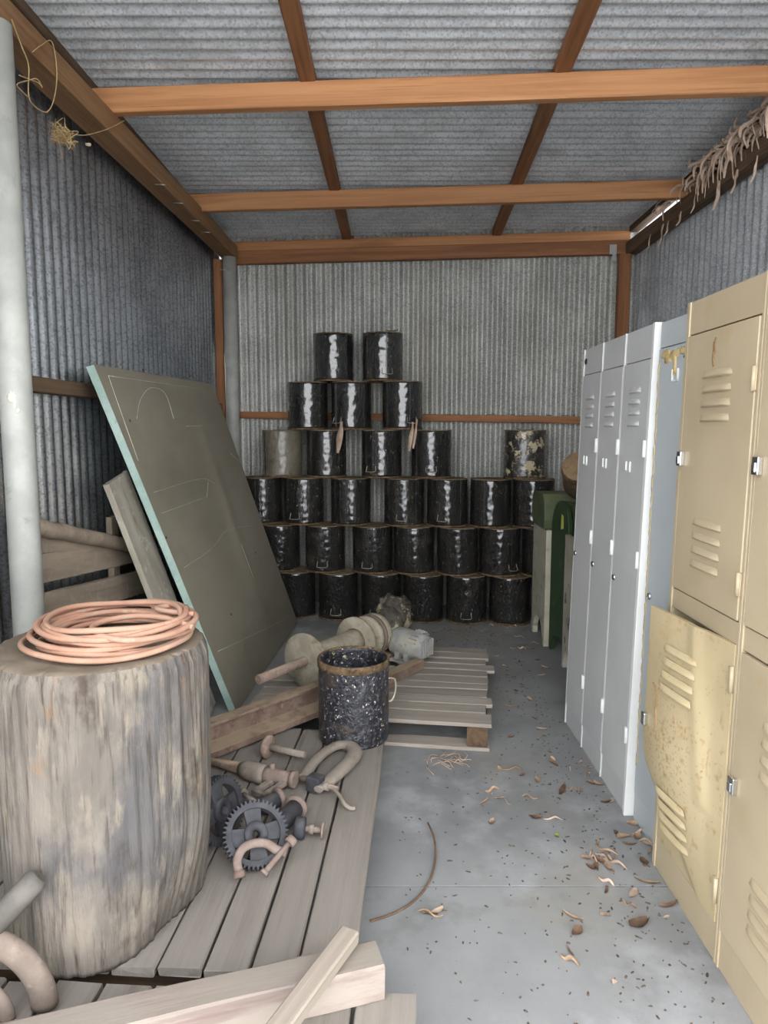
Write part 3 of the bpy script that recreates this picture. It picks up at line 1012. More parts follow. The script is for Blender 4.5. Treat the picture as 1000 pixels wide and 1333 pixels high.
def stump_r(a, v):
    d = V((math.cos(a), math.sin(a), 0))
    r = 0.268 * (1 + 0.045 * noise.noise(d * 1.6 + V((3, 1, v * 0.7))))
    r += 0.006 * noise.noise(V((d.x * 14, d.y * 14, v * 1.5)))
    r += 0.0035 * noise.noise(V((d.x * 40, d.y * 40, v * 3)))
    # a shallow flute down its left flank and a rounded-in foot on the right
    da = (a - math.radians(212) + PI) % (2 * PI) - PI
    r -= 0.022 * math.exp(-(da / 0.13) ** 2)
    db = (a - math.radians(338) + PI) % (2 * PI) - PI
    r -= 0.075 * math.exp(-(db / 0.75) ** 2) * max(0, 1 - v / 0.42) ** 1.5
    r -= 0.012 * math.exp(-((1 - v) / 0.025) ** 2)
    # drying splits
    for (an, lo, w, dp) in ((-1.72, 0.80, 0.012, 0.03), (-1.25, 0.72, 0.010, 0.018), (-1.05, 0.76, 0.009, 0.016), (-0.45, 0.2, 0.016, 0.022), (-0.30, 0.3, 0.012, 0.02), (-1.62, 0.36, 0.01, 0.012)):
        dc = (a - an - 0.12 * (1 - v) + PI) % (2 * PI) - PI
        if v > lo:
            r -= dp * math.exp(-(dc / w) ** 2) * min(1, (v - lo) * 8)
    return r


NA, NV = 300, 60
vs, fs = [], []
for j in range(NV + 1):
    v = j / NV
    for i in range(NA):
        a = 2 * PI * i / NA
        r = stump_r(a, v)
        lean = 0.0
        vs.append((r * math.cos(a) + lean, r * math.sin(a), v * SH))
for j in range(NV):
    for i in range(NA):
        a, b = j * NA + i, j * NA + (i + 1) % NA
        fs.append((a, b, b + NA, a + NA))
st = thing('tree_stump', 'thick weathered upright log stump standing on the timber platform, hose on top', 'stump', T(*SC))
mb = MB().add(vs, fs, None, True)
mb.f.append([i for i in range(NA - 1, -1, -1)])
mb.sm.append(False)
part('trunk', mb, stump_m, st)
tp, tf = [], []
for j, k in enumerate([1.0, 0.97, 0.9, 0.75, 0.5, 0.25, 0.02]):
    for i in range(NA):
        a = 2 * PI * i / NA
        r = stump_r(a, 1.0) * k
        z = SH + (0.0 if k == 1 else 0.004 + 0.006 * noise.noise(V((r * math.cos(a) * 9, r * math.sin(a) * 9, 4))))
        tp.append((r * math.cos(a), r * math.sin(a), z))
for j in range(6):
    for i in range(NA):
        a, b = j * NA + i, j * NA + (i + 1) % NA
        tf.append((a, b, b + NA, a + NA))
part('top_face', MB().add(tp, tf, None, True), stump_top_m, st, label='dusty sawn top')

# hose coil
rnd = random.Random(5)
hr = 0.0074
pts = []
loops = 13
nper = 16
zc = SC.z + SH + 0.016
for i in range(loops * nper + 1):
    t = i / nper
    a = 2 * PI * t + 0.4
    lp = int(t)
    rr = random.Random(lp * 7 + 1)
    nx = random.Random(lp * 7 + 8)
    f_ = t - lp
    R0 = rr.uniform(0.15, 0.212) * (1 - f_) + nx.uniform(0.15, 0.212) * f_
    cx = (rr.uniform(-0.022, 0.022)) * (1 - f_) + nx.uniform(-0.022, 0.022) * f_
    cy = (rr.uniform(-0.02, 0.02)) * (1 - f_) + nx.uniform(-0.02, 0.02) * f_
    h = (lp // 3) * 0.013 + 0.004 + 0.004 * math.sin(a * 3 + lp) + 0.004 * rr.random()
    pts.append(V((SC.x + 0.04 + cx + R0 * math.cos(a), SC.y + 0.005 + cy + 0.93 * R0 * math.sin(a), zc + h)))
hm = MB().tube(smooth_path(pts, 4), hr, 10)
# the loose end: a small loop thrown over the front
top = zc + 0.055
sx, sy = SC.x + 0.035, SC.y - 0.01
lo = [(sx + 0.215, sy - 0.02, top - 0.02), (sx + 0.14, sy - 0.005, top), (sx + 0.06, sy + 0.0, top + 0.004), (sx + 0.0, sy - 0.04, top + 0.003), (sx - 0.015, sy - 0.09, top), (sx + 0.02, sy - 0.14, top - 0.004),
      (sx + 0.09, sy - 0.165, top - 0.01), (sx + 0.15, sy - 0.13, top - 0.015), (sx + 0.19, sy - 0.06, top - 0.018), (sx + 0.21, sy + 0.03, top - 0.01), (sx + 0.17, sy + 0.10, top - 0.004), (sx + 0.12, sy + 0.12, top), (sx + 0.09, sy + 0.085, top + 0.004), (sx + 0.12, sy + 0.06, top + 0.002), (sx + 0.2, sy + 0.05, top - 0.004)]
hm.tube(smooth_path(lo, 6), hr, 10)
tag(part('hose', hm, hose_m), 'coiled dusty orange hose lying on top of the log stump', 'hose')

# ------------------------------------------------------------------ rusty beam, bucket, winch
ia, ib = V((-0.80, 2.615, ZD + 0.013)), V((0.20, 3.70, 0.134))
ib.z = 0.134
ibm = frame(ia, ib - ia)
Lb = (ib - ia).length * 0.80
mb = MB()
w2, hh = 0.045, 0.125
hh = 0.115
pr = [(-0.085, 0), (0.03, 0), (0.03, 0.012), (0.006, 0.020), (0.006, hh - 0.018), (0.03, hh - 0.012), (0.03, hh), (-0.03, hh), (-0.03, hh - 0.012), (-0.006, hh - 0.018), (-0.006, 0.034), (-0.085, 0.026)]
n = len(pr)
vs = [(0, y, z) for y, z in pr] + [(Lb, y, z) for y, z in pr]
fs = [tuple(range(n)), tuple(range(2 * n - 1, n - 1, -1))] + [(i + n, (i + 1) % n + n, (i + 1) % n, i) for i in range(n)]
mb.add(vs, fs)
tag(part('steel_beam', mb, rust_beam, None, ibm, bevel=0.002), 'long rusty flanged steel beam lying across platform and pallet', 'beam')

BCX, BCY = -0.128, 2.872
BH = 0.345
bt = thing('bucket', 'open black bucket with flaking paint standing on the end of the platform', 'bucket', T(BCX, BCY, ZD + 0.001))
pr = [(0.001, 0.012), (0.140, 0.012), (0.1455, 0.014)]
outer = [(0.142, 0.0), (0.1475, 0.004)] + [(0.1475, 0.01 + (BH - 0.035) * i / 24) for i in range(25)] + [(0.1475, BH - 0.012), (0.146, BH)]
inner = [(0.143, BH), (0.1425, BH - 0.02)] + [(0.1425, BH - 0.03 - (BH - 0.05) * i / 12) for i in range(13)] + [(0.001, 0.014)]
part('shell', MB().lathe(outer + inner, 72, bump=0.0028, bs=30, seed=2, cap0=True, cap1=False), tar_bucket, bt)
part('rim', MB().lathe([(0.146, BH - 0.03), (0.1515, BH - 0.028), (0.1515, BH - 0.002), (0.149, BH + 0.003), (0.144, BH + 0.003), (0.1425, BH - 0.006)], 64, bump=0.0012, bs=40, cap0=False, cap1=False), rim_rust, bt, label='brown dusty rim band')
hp = [(0.148, -0.03, 0.165), (0.16, -0.032, 0.17), (0.172, -0.02, 0.19), (0.178, 0.0, 0.215), (0.175, 0.03, 0.235), (0.16, 0.04, 0.24), (0.146, 0.04, 0.238)]
part('handle', MB().tube(smooth_path(hp, 5), 0.004, 8), wire, bt)

# winch
dc = fl(398, 860, 0.275)
ax = V((0.57, 0.82, 0)).normalized()
dcc = V((dc.x, dc.y, 0.275))
WM = frame(dcc, (0, 0, 1), ax)
x_ = V((0, 0, 1))
y_ = ax.cross(x_)
WM = Matrix((x_, y_, ax)).transposed().to_4x4()      # local z runs along the shaft
WM.translation = dcc
wt = thing('winch', 'dusty cream spool winch with shaft, engine and motor lying on the pallet', 'winch', WM)
part('shaft', MB().cyl(0.023, -0.33, 0.90, 20, ch=0.003), rust, wt, label='rusty brown shaft')
disc = MB().lathe([(0.03, -0.006), (0.136, -0.006), (0.14, -0.002), (0.14, 0.006), (0.136, 0.01), (0.03, 0.012)], 56, bump=0.002, bs=12)
for k in range(6):
    a = k * PI / 3
    disc.cyl(0.008, -0.011, -0.005, 8, T(0.095 * math.cos(a), 0.095 * math.sin(a), 0))
part('end_disc', disc, cream_iron, wt)
part('barrel', MB().lathe([(0.05, 0.012), (0.066, 0.02), (0.064, 0.15), (0.064, 0.36), (0.07, 0.405)], 40, bump=0.0015, bs=20), cream_iron, wt)
fd = MB().lathe([(0.05, 0.402), (0.125, 0.402), (0.13, 0.407), (0.13, 0.418), (0.125, 0.423), (0.05, 0.425)], 56, bump=0.002, bs=12)
for k in range(6):
    a = k * PI / 3 + 0.3
    fd.cyl(0.008, 0.397, 0.403, 8, T(0.1 * math.cos(a), 0.1 * math.sin(a), 0))
part('flange_disc', fd, cream_iron, wt)
part('pulley', MB().lathe([(0.06, 0.490), (0.10, 0.494), (0.112, 0.500), (0.112, 0.530), (0.103, 0.535), (0.103, 0.560), (0.112, 0.566), (0.114, 0.600), (0.108, 0.606), (0.05, 0.610)], 48), cream_iron, wt)
part('brake_band', MB().lathe([(0.1125, 0.534), (0.115, 0.536), (0.115, 0.558), (0.1125, 0.560)], 48, cap0=False, cap1=False), pink_iron, wt, label='reddish band round the pulley')
eng = MB()
eng.blob((0.055, 0.0, 0.79), (0.115, 0.10, 0.11), amp=0.45, sc_=3, seed=3)
eng.blob((0.06, -0.07, 0.86), (0.085, 0.08, 0.09), amp=0.4, sc_=3, seed=9)
eng.blob((0.02, 0.03, 0.69), (0.11, 0.08, 0.06), amp=0.3, sc_=3, seed=5)
eng.cyl(0.03, 0.66, 0.78, 16, T(0.10, 0.02, 0))
for k in range(5):
    eng.box((0.06, -0.10, 0.78 + k * 0.022), (0.15, -0.02, 0.788 + k * 0.022))
part('engine', eng, engine_dirt, wt, label='grimy dark engine block with pale blotches')
WIn = WM.inverted()
mp_ = fl(543, 838, 0.24)
mm = frame((mp_.x - 0.01, mp_.y + 0.02, 0.2265), V((0.78, -0.60, -0.03)))
mo = MB()
mrot = Ry(PI / 2)
mo.lathe([(0.04, -0.14), (0.076, -0.13), (0.080, -0.12), (0.080, 0.03), (0.074, 0.04), (0.072, 0.062), (0.06, 0.075), (0.02, 0.08)], 36, mrot)
for k in range(9):
    a = math.radians(-65 + 130 * k / 8)
    mo.box((0.0, -0.0025, 0.077), (0.05, 0.0025, 0.09), Matrix.Rotation(a, 4, 'X'))
for k in range(7):
    mo.box((0.062, -0.055 + k * 0.018, -0.05), (0.084, -0.049 + k * 0.018, 0.045))
mo.box((-0.11, -0.09, -0.095), (0.02, 0.09, -0.078))
mo.box((-0.09, -0.07, -0.085), (-0.06, 0.07, -0.02))
mo.box((-0.03, -0.07, -0.085), (0.0, 0.07, -0.02))
part('motor', mo, grey_motor, wt, WIn @ mm, label='grey finned electric motor', bevel=0.0015)
cr = MB()
for s_ in (0.22, 0.76):
    cr.box((-0.144, -0.06, s_ - 0.02), (-0.11, 0.06, s_ + 0.02))
cr.box((-0.11, -0.018, 0.745), (0.0, 0.018, 0.775))
cr.box((-0.144, -0.12, 0.60), (-0.118, 0.10, 0.90))
part('mounting_frame', cr, rust_beam, wt, bevel=0.002)
q0, q1 = V((-0.02, 3.42, 0.1315)), V((0.19, 3.69, 0.1315))
part('base_rail', MB().plank((q1 - q0).length, 0.06, 0.055, seed=55), rust_beam, wt, WIn @ frame(q0, q1 - q0), label='low rusty base rail')
# slack belt loops by the motor
bl = MB()
q = V((0.025, 3.655, 0.14))
for k in range(2):
    pts = [(q.x + (0.065 - 0.015 * k) * math.cos(a), q.y + (0.085 - 0.015 * k) * math.sin(a), 0.140 + k * 0.012 + 0.006 * math.sin(2 * a)) for a in [2 * PI * i / 28 for i in range(28)]]
    bl.tube(pts, 0.006, 8, closed=True)
tag(part('drive_belt', bl, black_hole), 'black rubber belt loops lying on the pallet below the motor', 'belt')

# ------------------------------------------------------------------ tools on the deck


def gear(name, label, M, R, th, teeth, mat, holes=4):
    """a cast gear: toothed rim with web, kidney windows and hub; axis on local Z"""
    mb = MB()
    ro, ri, rw, rh = R, R * 0.89, R * 0.74, R * 0.34
    per = 8
    n = teeth * per
    out = []
    for i in range(n):
        ph = (i % per) / per
        r = ro if 0.25 <= ph < 0.625 else ri
        if abs(ph - 0.125) < 0.01 or abs(ph - 0.75) < 0.01:
            r = (ro + ri) / 2
        a = 2 * PI * i / n
        out.append((r * math.cos(a), r * math.sin(a)))
    inn = [(rw * math.cos(2 * PI * i / n), rw * math.sin(2 * PI * i / n)) for i in range(n)]
    vs = [(x, y, -th / 2) for x, y in out] + [(x, y, th / 2) for x, y in out] + [(x, y, -th / 2) for x, y in inn] + [(x, y, th / 2) for x, y in inn]
    fs = []
    for i in range(n):
        j = (i + 1) % n
        fs += [(i, j, n + j, n + i), (n + i, n + j, 3 * n + j, 3 * n + i), (2 * n + j, 2 * n + i, 3 * n + i, 3 * n + j), (j, i, 2 * n + i, 2 * n + j)]
    mb.add(vs, fs)
    # web spokes between the windows
    tw = th * 0.22
    for k in range(holes):
        a0 = 2 * PI * k / holes - 0.36
        a1 = 2 * PI * k / holes + 0.36
        poly = []
        for q in range(9):
            a = a0 + (a1 - a0) * q / 8
            poly.append((rw * 1.02 * math.cos(a), rw * 1.02 * math.sin(a)))
        for q in range(9):
            a = a1 + 0.35 - (a1 + 0.35 - a0 + 0.35) * q / 8
            poly.append((rh * math.cos(a), rh * math.sin(a)))
        mb.prism(poly, -tw, tw)
    t = thing(name, label, 'gear', M, 'cast iron gear wheels on the platform')
    part('toothed_rim', mb, mat, t, bevel=0.0012, seg=1)
    hb = MB().lathe([(R * 0.13, -th * 0.6), (R * 0.34, -th * 0.6), (R * 0.36, -th * 0.5), (R * 0.36, th * 0.5), (R * 0.34, th * 0.6), (R * 0.13, th * 0.6), (R * 0.13, -th * 0.6)], 30, cap0=False, cap1=False)
    part('hub', hb, mat, t)
    return t


def axis_frame(o, zdir):
    z = V(zdir).normalized()
    x = V((0, 0, 1)).cross(z)
    if x.length < 1e-3:
        x = V((1, 0, 0))
    x.normalize()
    y = z.cross(x)
    m = Matrix((x, y, z)).transposed().to_4x4()
    m.translation = V(o)
    return m


g1 = at(333, 1110, 1.985)
gn = V((0.30, -0.72, 0.62))
gM = axis_frame((g1.x, g1.y, 0), gn)
gz = 0.1 * math.sqrt(1 - (gn.normalized().z) ** 2) + 0.02 * gn.normalized().z + ZD
gear('gear_wheel', 'dark toothed gear wheel lying tilted in front, small pink clamp across it', axis_frame((g1.x, g1.y, gz), gn), 0.098, 0.034, 44, dark_iron)
gn2 = V((0.86, -0.42, 0.22))
g2 = at(276, 1071, 2.10)
gz2 = 0.102 * math.sqrt(1 - gn2.normalized().z ** 2) + 0.004 + ZD
gear('gear_wheel', 'dark toothed gear wheel standing on edge beside the stump', axis_frame((g2.x + 0.024, g2.y, gz2), gn2), 0.104, 0.036, 44, dark_iron)

ZT = ZD + 0.02
# large deep-throat clamp
ct = thing('frame_clamp', 'large rusty deep U-frame screw clamp lying before the black bucket', 'clamp', T(*fl(430, 1000, ZD)))
Ci = T(*(-fl(430, 1000, ZD)))
zz = ZD + 0.03
pth = [fl(*p, zz) for p in [(396, 1012), (402, 1002), (411, 990), (425, 978), (441, 970), (456, 971), (462, 979), (456, 990), (440, 1006), (424, 1020), (414, 1028)]]
pp = smooth_path(pth, 6)
rs = []
for i in range(len(pp)):
    t = i / (len(pp) - 1)
    rs.append(0.023 if t < 0.35 else (0.023 + 0.008 * math.sin((t - 0.35) / 0.65 * PI)) if t < 0.9 else 0.018)
part('frame', MB().tube(pp, rs, 12, flat=0.62), iron_dust, ct, Ci)
e1, e2 = fl(392, 1013, zz + 0.004), fl(462, 1032, zz + 0.004)
d_ = (e2 - e1).normalized()
part('screw', MB().tube([e1, fl(440, 1027, zz + 0.004)], 0.0085, 10), rust, ct, Ci)
bk = fl(411, 1019.5, zz + 0.004)
bm = frame(bk, d_)
mb = MB().box((-0.028, -0.024, -0.026), (0.026, 0.024, 0.028))
part('screw_block', mb, dark_iron, ct, Ci @ bm, bevel=0.004)
cb = fl(424, 1023.5, zz + 0.004)
part('collar', MB().cyl(0.015, -0.012, 0.012, 6, frame(cb, d_) @ Ry(PI / 2)), iron_dust, ct, Ci)
crk = [fl(426, 1024, zz + 0.004), fl(434, 1027, zz + 0.003), fl(442, 1036, zz), fl(449, 1047, zz - 0.008), fl(456, 1052, ZD + 0.012), fl(462, 1052, ZD + 0.010)]
part('crank', MB().tube(smooth_path(crk, 6), 0.0075, 10), iron_dust, ct, Ci)

# foot bar
bt_ = thing('foot_bar', 'rusty bar with an upright round foot lying behind the clamp', 'bar', T(*fl(350, 985, ZD)))
Bi = T(*(-fl(350, 985, ZD)))
fo, fe = fl(349, 972, ZD + 0.045), fl(397, 983, ZD + 0.04)
d_ = (fe - fo).normalized()
part('bar', MB().tube([fo, fo.lerp(fe, 0.5), fe], [0.016, 0.014, 0.013], 10), iron_dust, bt_, Bi)
part('foot', MB().lathe([(0.01, -0.012), (0.042, -0.012), (0.046, -0.006), (0.046, 0.004), (0.042, 0.010), (0.018, 0.014)], 28, axis_frame(fo, d_)), rust, bt_, Bi)

# long handled slotted tool
ht = thing('slotted_tool', 'long rod tool with pinkish head and slotted jaw lying on the boards', 'tool', T(*fl(340, 1010, ZD)))
Hi = T(*(-fl(340, 1010, ZD)))
h0, h1, h2, h3 = fl(250, 985, ZD + 0.026), fl(314, 1000, ZD + 0.034), fl(342, 1008, ZD + 0.038), fl(379, 1014, ZD + 0.038)
part('handle', MB().tube([h0, h0.lerp(h1, 0.6), h1], [0.012, 0.016, 0.022], 12), rust_beam, ht, Hi)
part('sleeve', MB().tube([h1, h1.lerp(h2, 0.3), h2, h2.lerp(h3, 0.1)], [0.024, 0.036, 0.037, 0.034], 18), iron_dust, ht, Hi)
hd = MB().tube([h2, h2.lerp(h3, 0.35), h2.lerp(h3, 0.6), h3], [0.030, 0.032, 0.026, 0.026], 14)
hd.cyl(0.010, 0, 0.05, 10, T(*(h2.lerp(h3, 0.35))))
part('head', hd, pink_iron, ht, Hi)
part('end_cap', MB().tube([h3, h3 + (h3 - h2).normalized() * 0.018], 0.03, 18), pink_iron, ht, Hi)
j0 = fl(336, 1035, ZD + 0.022)
j1 = fl(372, 1012, ZD + 0.03)
jm = frame(j0, j1 - j0)
LJ = (j1 - j0).length
sl = MB()
sl.box((0, -0.034, -0.008), (LJ, -0.012, 0.010))
sl.box((0, 0.012, -0.008), (LJ, 0.034, 0.010))
sl.box((0, -0.034, -0.008), (0.018, 0.034, 0.010))
sl.box((LJ - 0.02, -0.034, -0.008), (LJ, 0.034, 0.010))
part('slotted_jaw', sl, iron_dust, ht, Hi @ jm, bevel=0.002)


def spindle(label, ptsA, r0, flange, fr, rod=None, extra=None):
    A, B = ptsA
    t = thing('flanged_spindle', label, 'spindle', T(A.x, A.y, ZD), 'flanged spindles among the tools')
    Ii = T(-A.x, -A.y, -ZD)
    d = (B - A).normalized()
    part('barrel', MB().tube([A, A.lerp(B, 0.15), B], [r0 * 0.86, r0, r0], 20), dark_iron, t, Ii)
    part('flange', MB().lathe([(r0 * 0.6, -0.004), (fr, -0.004), (fr + 0.003, 0.0), (fr + 0.003, 0.008), (fr, 0.012), (r0 * 0.95, 0.013), (r0 * 0.9, 0.002), (r0 * 0.6, 0.002)], 32, axis_frame(B, d), cap0=False, cap1=False), pink_iron, t, Ii)
    part('end_plate', MB().cyl(r0 * 0.8, -0.002, 0.003, 20, axis_frame(B, d)), dark_iron, t, Ii)
    if rod:
        part('rod', MB().tube([rod[0], rod[1]], 0.0105, 12), pink_iron, t, Ii)
    if extra:
        b0, b1 = extra
        mb = MB().tube([b0, b1], 0.008, 10)
        mb.cyl(0.018, -0.006, 0.006, 18, axis_frame(b0, b1 - b0))
        part('bolt', mb, iron_dust, t, Ii)
    return t


spindle('dark spindle with pale flange and side rod lying behind the gears', (fl(338, 1052, ZD + 0.034), fl(362, 1040, ZD + 0.040)), 0.028, None, 0.036,
        (fl(299, 1060, ZD + 0.02), fl(341, 1049, ZD + 0.032)), (fl(316, 1033, ZD + 0.035), fl(334, 1045, ZD + 0.04)))
spindle('dark spindle with pink flange lying right of the other spindle', (fl(361, 1077, ZD + 0.032), fl(385, 1051, ZD + 0.042)), 0.030, None, 0.038)
# knob and T screw
ks = thing('screw_knob', 'dark knurled knob with bolt and flat washer lying on the boards', 'knob', T(*fl(395, 1085, ZD)))
Ki = T(*(-fl(395, 1085, ZD)))
k0, k1 = fl(391, 1078, ZD + 0.034), fl(420, 1081, ZD + 0.028)
d_ = (k1 - k0).normalized()
kb = MB().lathe([(0.012, -0.018), (0.030, -0.018), (0.034, -0.013), (0.034, 0.011), (0.030, 0.016), (0.012, 0.018)], 28, axis_frame(k0, d_))
part('knob', kb, dark_iron, ks, Ki)
part('bolt', MB().tube([k0, k1], 0.009, 10).cyl(0.016, -0.008, 0.008, 6, axis_frame(k0.lerp(k1, 0.5), d_)), iron_dust, ks, Ki)
part('washer', MB().cyl(0.026, -0.003, 0.003, 24, axis_frame(k1, d_)), rust, ks, Ki)
# small pink clamp on the gear
pc0 = fl(345, 1112, ZD + 0.17)
pk = thing('small_clamp', 'small faded pink C clamp resting on the tilted gear', 'clamp', T(*pc0))
Pi_ = T(*(-pc0))


def onface(x, y, lift=0.018):
    n_ = gn.normalized()
    return pl(x, y, V((g1.x, g1.y, gz)) + n_ * (0.017 + lift), n_)


cp = [onface(*p, 0.016) for p in [(311, 1134), (309, 1120), (316, 1105), (330, 1098), (347, 1098), (360, 1106), (372, 1110)]]
part('frame', MB().tube(smooth_path(cp, 6), 0.013, 12, flat=0.9), pink_iron, pk, Pi_)
part('jaw', MB().tube([cp[0], cp[0] + (cp[0] - cp[1]).normalized() * 0.018], 0.017, 12), pink_iron, pk, Pi_)
s0_, s1_ = onface(346, 1134, 0.03), onface(376, 1098, 0.03)
mb = MB().tube([s0_, s1_], 0.0085, 12)
part('screw', mb, pink_iron, pk, Pi_)
part('screw_head', MB().tube([s0_, s0_ + (s0_ - s1_).normalized() * 0.01], 0.013, 12), pink_iron, pk, Pi_)
part('eye', MB().tube([s1_, s1_ + (s1_ - s0_).normalized() * 0.02], 0.017, 12), pink_iron, pk, Pi_)

# ------------------------------------------------------------------ front timber, batten, curved iron
tR = V((-0.008, 1.512, ZD + 0.001))
tL = V((-0.86, 1.245, ZD + 0.001))
mb = MB().plank((tR - tL).length, 0.085, 0.088, seed=8, wob=0.004, chip=0.004)
tag(part('timber_beam', mb, pink_wood, None, frame(tL, tR - tL)), 'thick faded pinkish timber lying across the front of the platforms', 'timber')
b0, b1 = V((-0.265, 1.20, ZD + 0.062)), V((-0.078, 1.53, ZD + 0.106))
mb = MB().plank((b1 - b0).length, 0.05, 0.03, seed=18, wob=0.003, chip=0.004)
tag(part('batten', mb, pale_wood, None, frame(b0, b1 - b0)), 'narrow pale batten lying over the thick front timber', 'batten')
td = (tR - tL).normalized()
tn = V((td.y, -td.x, 0))
q = tL + td * (((-0.548) - tL.x) / td.x) + tn * 0.050
mb = MB().plank(0.36, 0.086, 0.016, seed=28, wob=0.003, chip=0.008)
tag(part('offcut_board', mb, deck_wood, None, frame(q + V((0, 0, 0.0435)), -td, tn)), 'thin split offcut board standing against the front of the thick timber', 'board')
ic = thing('iron_hoop', 'curved dusty iron hoop frame standing on the platform beside the stump', 'iron hoop', T(-0.80, 1.44, ZD))
Ii = T(0.80, -1.44, -ZD)
oc = at(-38, 1302, 1.445)


def arch(cx, cz, R, y, r, a0=0, a1=180, flat=0.8):
    return MB().tube([(cx + R * math.cos(math.radians(a0 + (a1 - a0) * i / 40)), y, cz + R * math.sin(math.radians(a0 + (a1 - a0) * i / 40))) for i in range(41)], r, 14, flat=flat, up=(0, 1, 0))


part('outer_arch', arch(oc.x, ZD + 0.012, 0.165, 1.445, 0.030), hoop_iron, ic, Ii)
part('inner_arch', arch(oc.x + 0.012, ZD + 0.005, 0.085, 1.415, 0.017), hoop_iron, ic, Ii)
pg0, pg1 = at(-20, 1215, 1.44), at(52, 1140, 1.50)
pg = MB().tube([pg0, pg0.lerp(pg1, 0.5), pg0.lerp(pg1, 0.93), pg1], [0.028, 0.028, 0.027, 0.018], 16)
part('peg', pg, rust_grey, ic, Ii, label='grey round-ended peg')

# ------------------------------------------------------------------ lockers


def vent_mesh(n=4, w=0.11, h=0.022, pitch=0.040, out=0.010):
    """pressed louvres: local x across, z down the stack, bulging toward -y"""
    mb = MB()
    for k in range(n):
        z0 = -k * pitch

        def fn(u, v):
            s_ = 2 * u - 1
            prof = math.sin(PI / 2 * min(1, v / 0.8)) if v <= 0.8 else max(0.0, 1 - (v - 0.8) / 0.2)
            e = max(0.0, 1 - abs(s_) ** 5)
            sh = 0.012 * (1 - v) * (abs(s_) ** 3)
            return (s_ * w / 2 * (0.92 + 0.08 * v), -0.0006 - out * prof * e, z0 - h * v + (0 if v > 0 else 0))
        mb.grid(fn, 16, 10)
        mb.box((-w / 2 * 0.9, -0.0012, z0 - h - 0.0016), (w / 2 * 0.9, -0.0004, z0 - h))
    return mb


def locker_door(par, x0, x1, z0, z1, mat, hinge_zs, vents=(), card=None, lock=None, latch=None, y=-0.004, M=None, hinge_mat=None, vw=0.10):
    w = x1 - x0
    dm = MB()
    dm.box((0.003, 0, 0.003), (w - 0.003, 0.016, z1 - z0 - 0.003))
    d = part('door', dm, mat, par, T(x0, y - 0.012, z0) if M is None else M, bevel=0.002)
    for (vz, n) in vents:
        part('vent', vent_mesh(n, vw), mat, d, T(w * 0.5, 0, vz - z0))
    for hz in hinge_zs:
        hmb = MB().cyl(0.006, -0.03, 0.03, 10, T(w - 0.002, -0.004, hz - z0))
        hmb.box((w - 0.016, -0.004, hz - z0 - 0.028), (w + 0.006, 0.0, hz - z0 + 0.028))
        part('hinge', hmb, hinge_mat or mat, d)
    if card:
        cm = MB()
        cx, cz, cw, chh = w * card[0], card[1] - z0, 0.045, 0.04
        cm.box((cx - cw / 2, -0.005, cz), (cx - cw / 2 + 0.005, 0, cz + chh))
        cm.box((cx + cw / 2 - 0.005, -0.005, cz), (cx + cw / 2, 0, cz + chh))
        cm.box((cx - cw / 2, -0.005, cz), (cx + cw / 2, 0, cz + 0.005))
        part('card_holder', cm, hinge_mat or mat, d)
    if lock:
        part('lock', MB().lathe([(0.013, 0.0), (0.013, 0.004), (0.010, 0.008), (0.004, 0.008), (0.003, 0.004)], 20, T(lock[0] * w, 0, lock[1] - z0) @ Rx(PI / 2)), chrome, d, label='round chrome lock')
    if latch:
        lm = MB().box((latch[0] * w - 0.014, -0.014, latch[1] - z0 - 0.022), (latch[0] * w + 0.014, 0, latch[1] - z0 + 0.022))
        lm.box((latch[0] * w - 0.008, -0.018, latch[1] - z0 - 0.016), (latch[0] * w + 0.008, -0.013, latch[1] - z0 + 0.008))
        part('latch', lm, chrome, d, bevel=0.003, label='chrome latch')
    return d


def locker_frame(x, y, ang=0.0, lean=0.0):
    return T(x, y, 0) @ Rz(-PI / 2 + ang) @ Rx(-lean)


LH = 1.775
# grey three-door locker; local x runs toward the camera, local y into the wall
gl = thing('locker', 'pale grey steel locker with three tall doors along the right wall', 'locker', locker_frame(0.893, 3.30, 0.008, 0.022), 'steel lockers along the right wall')
GW = 0.845
GD = 0.45
g = MB()
g.box((0, 0.0, 0.0), (GW - 0.02, GD, LH))
part('cabinet', g, grey_paint, gl, bevel=0.002)
part('end_frame', MB().box((GW - 0.02, -0.018, 0.0), (GW, GD, LH)), white_edge, gl, bevel=0.002, label='end frame coloured paler where it faces the light')  # light on this near face is put into its paler colour
fr_ = MB()
for xx in (0.0, 0.272, 0.545):
    fr_.box((xx, -0.016, 0), (xx + 0.008, 0.0, LH))
for z0, z1 in ((0, 0.10), (LH - 0.115, LH)):
    fr_.box((0.008, -0.010, z0), (GW - 0.02, 0.0, z1))
part('face_frame', fr_, grey_paint, gl, bevel=0.0015)
part('bung', MB().lathe([(0.014, 0.0), (0.014, 0.003), (0.009, 0.006), (0.001, 0.006)], 18, T(0.028, -0.010, LH - 0.055) @ Rx(PI / 2)), black_hole, gl, label='round black bung')
for xa, xb in ((0.008, 0.272), (0.280, 0.545), (0.553, 0.823)):
    locker_door(gl, xa, xb, 0.102, LH - 0.117, grey_paint, (LH - 0.43, 0.95, 0.30), vents=((LH - 0.21, 4),), card=(0.42, LH - 0.52), lock=(0.13, 0.84), hinge_mat=white_edge, vw=0.12)
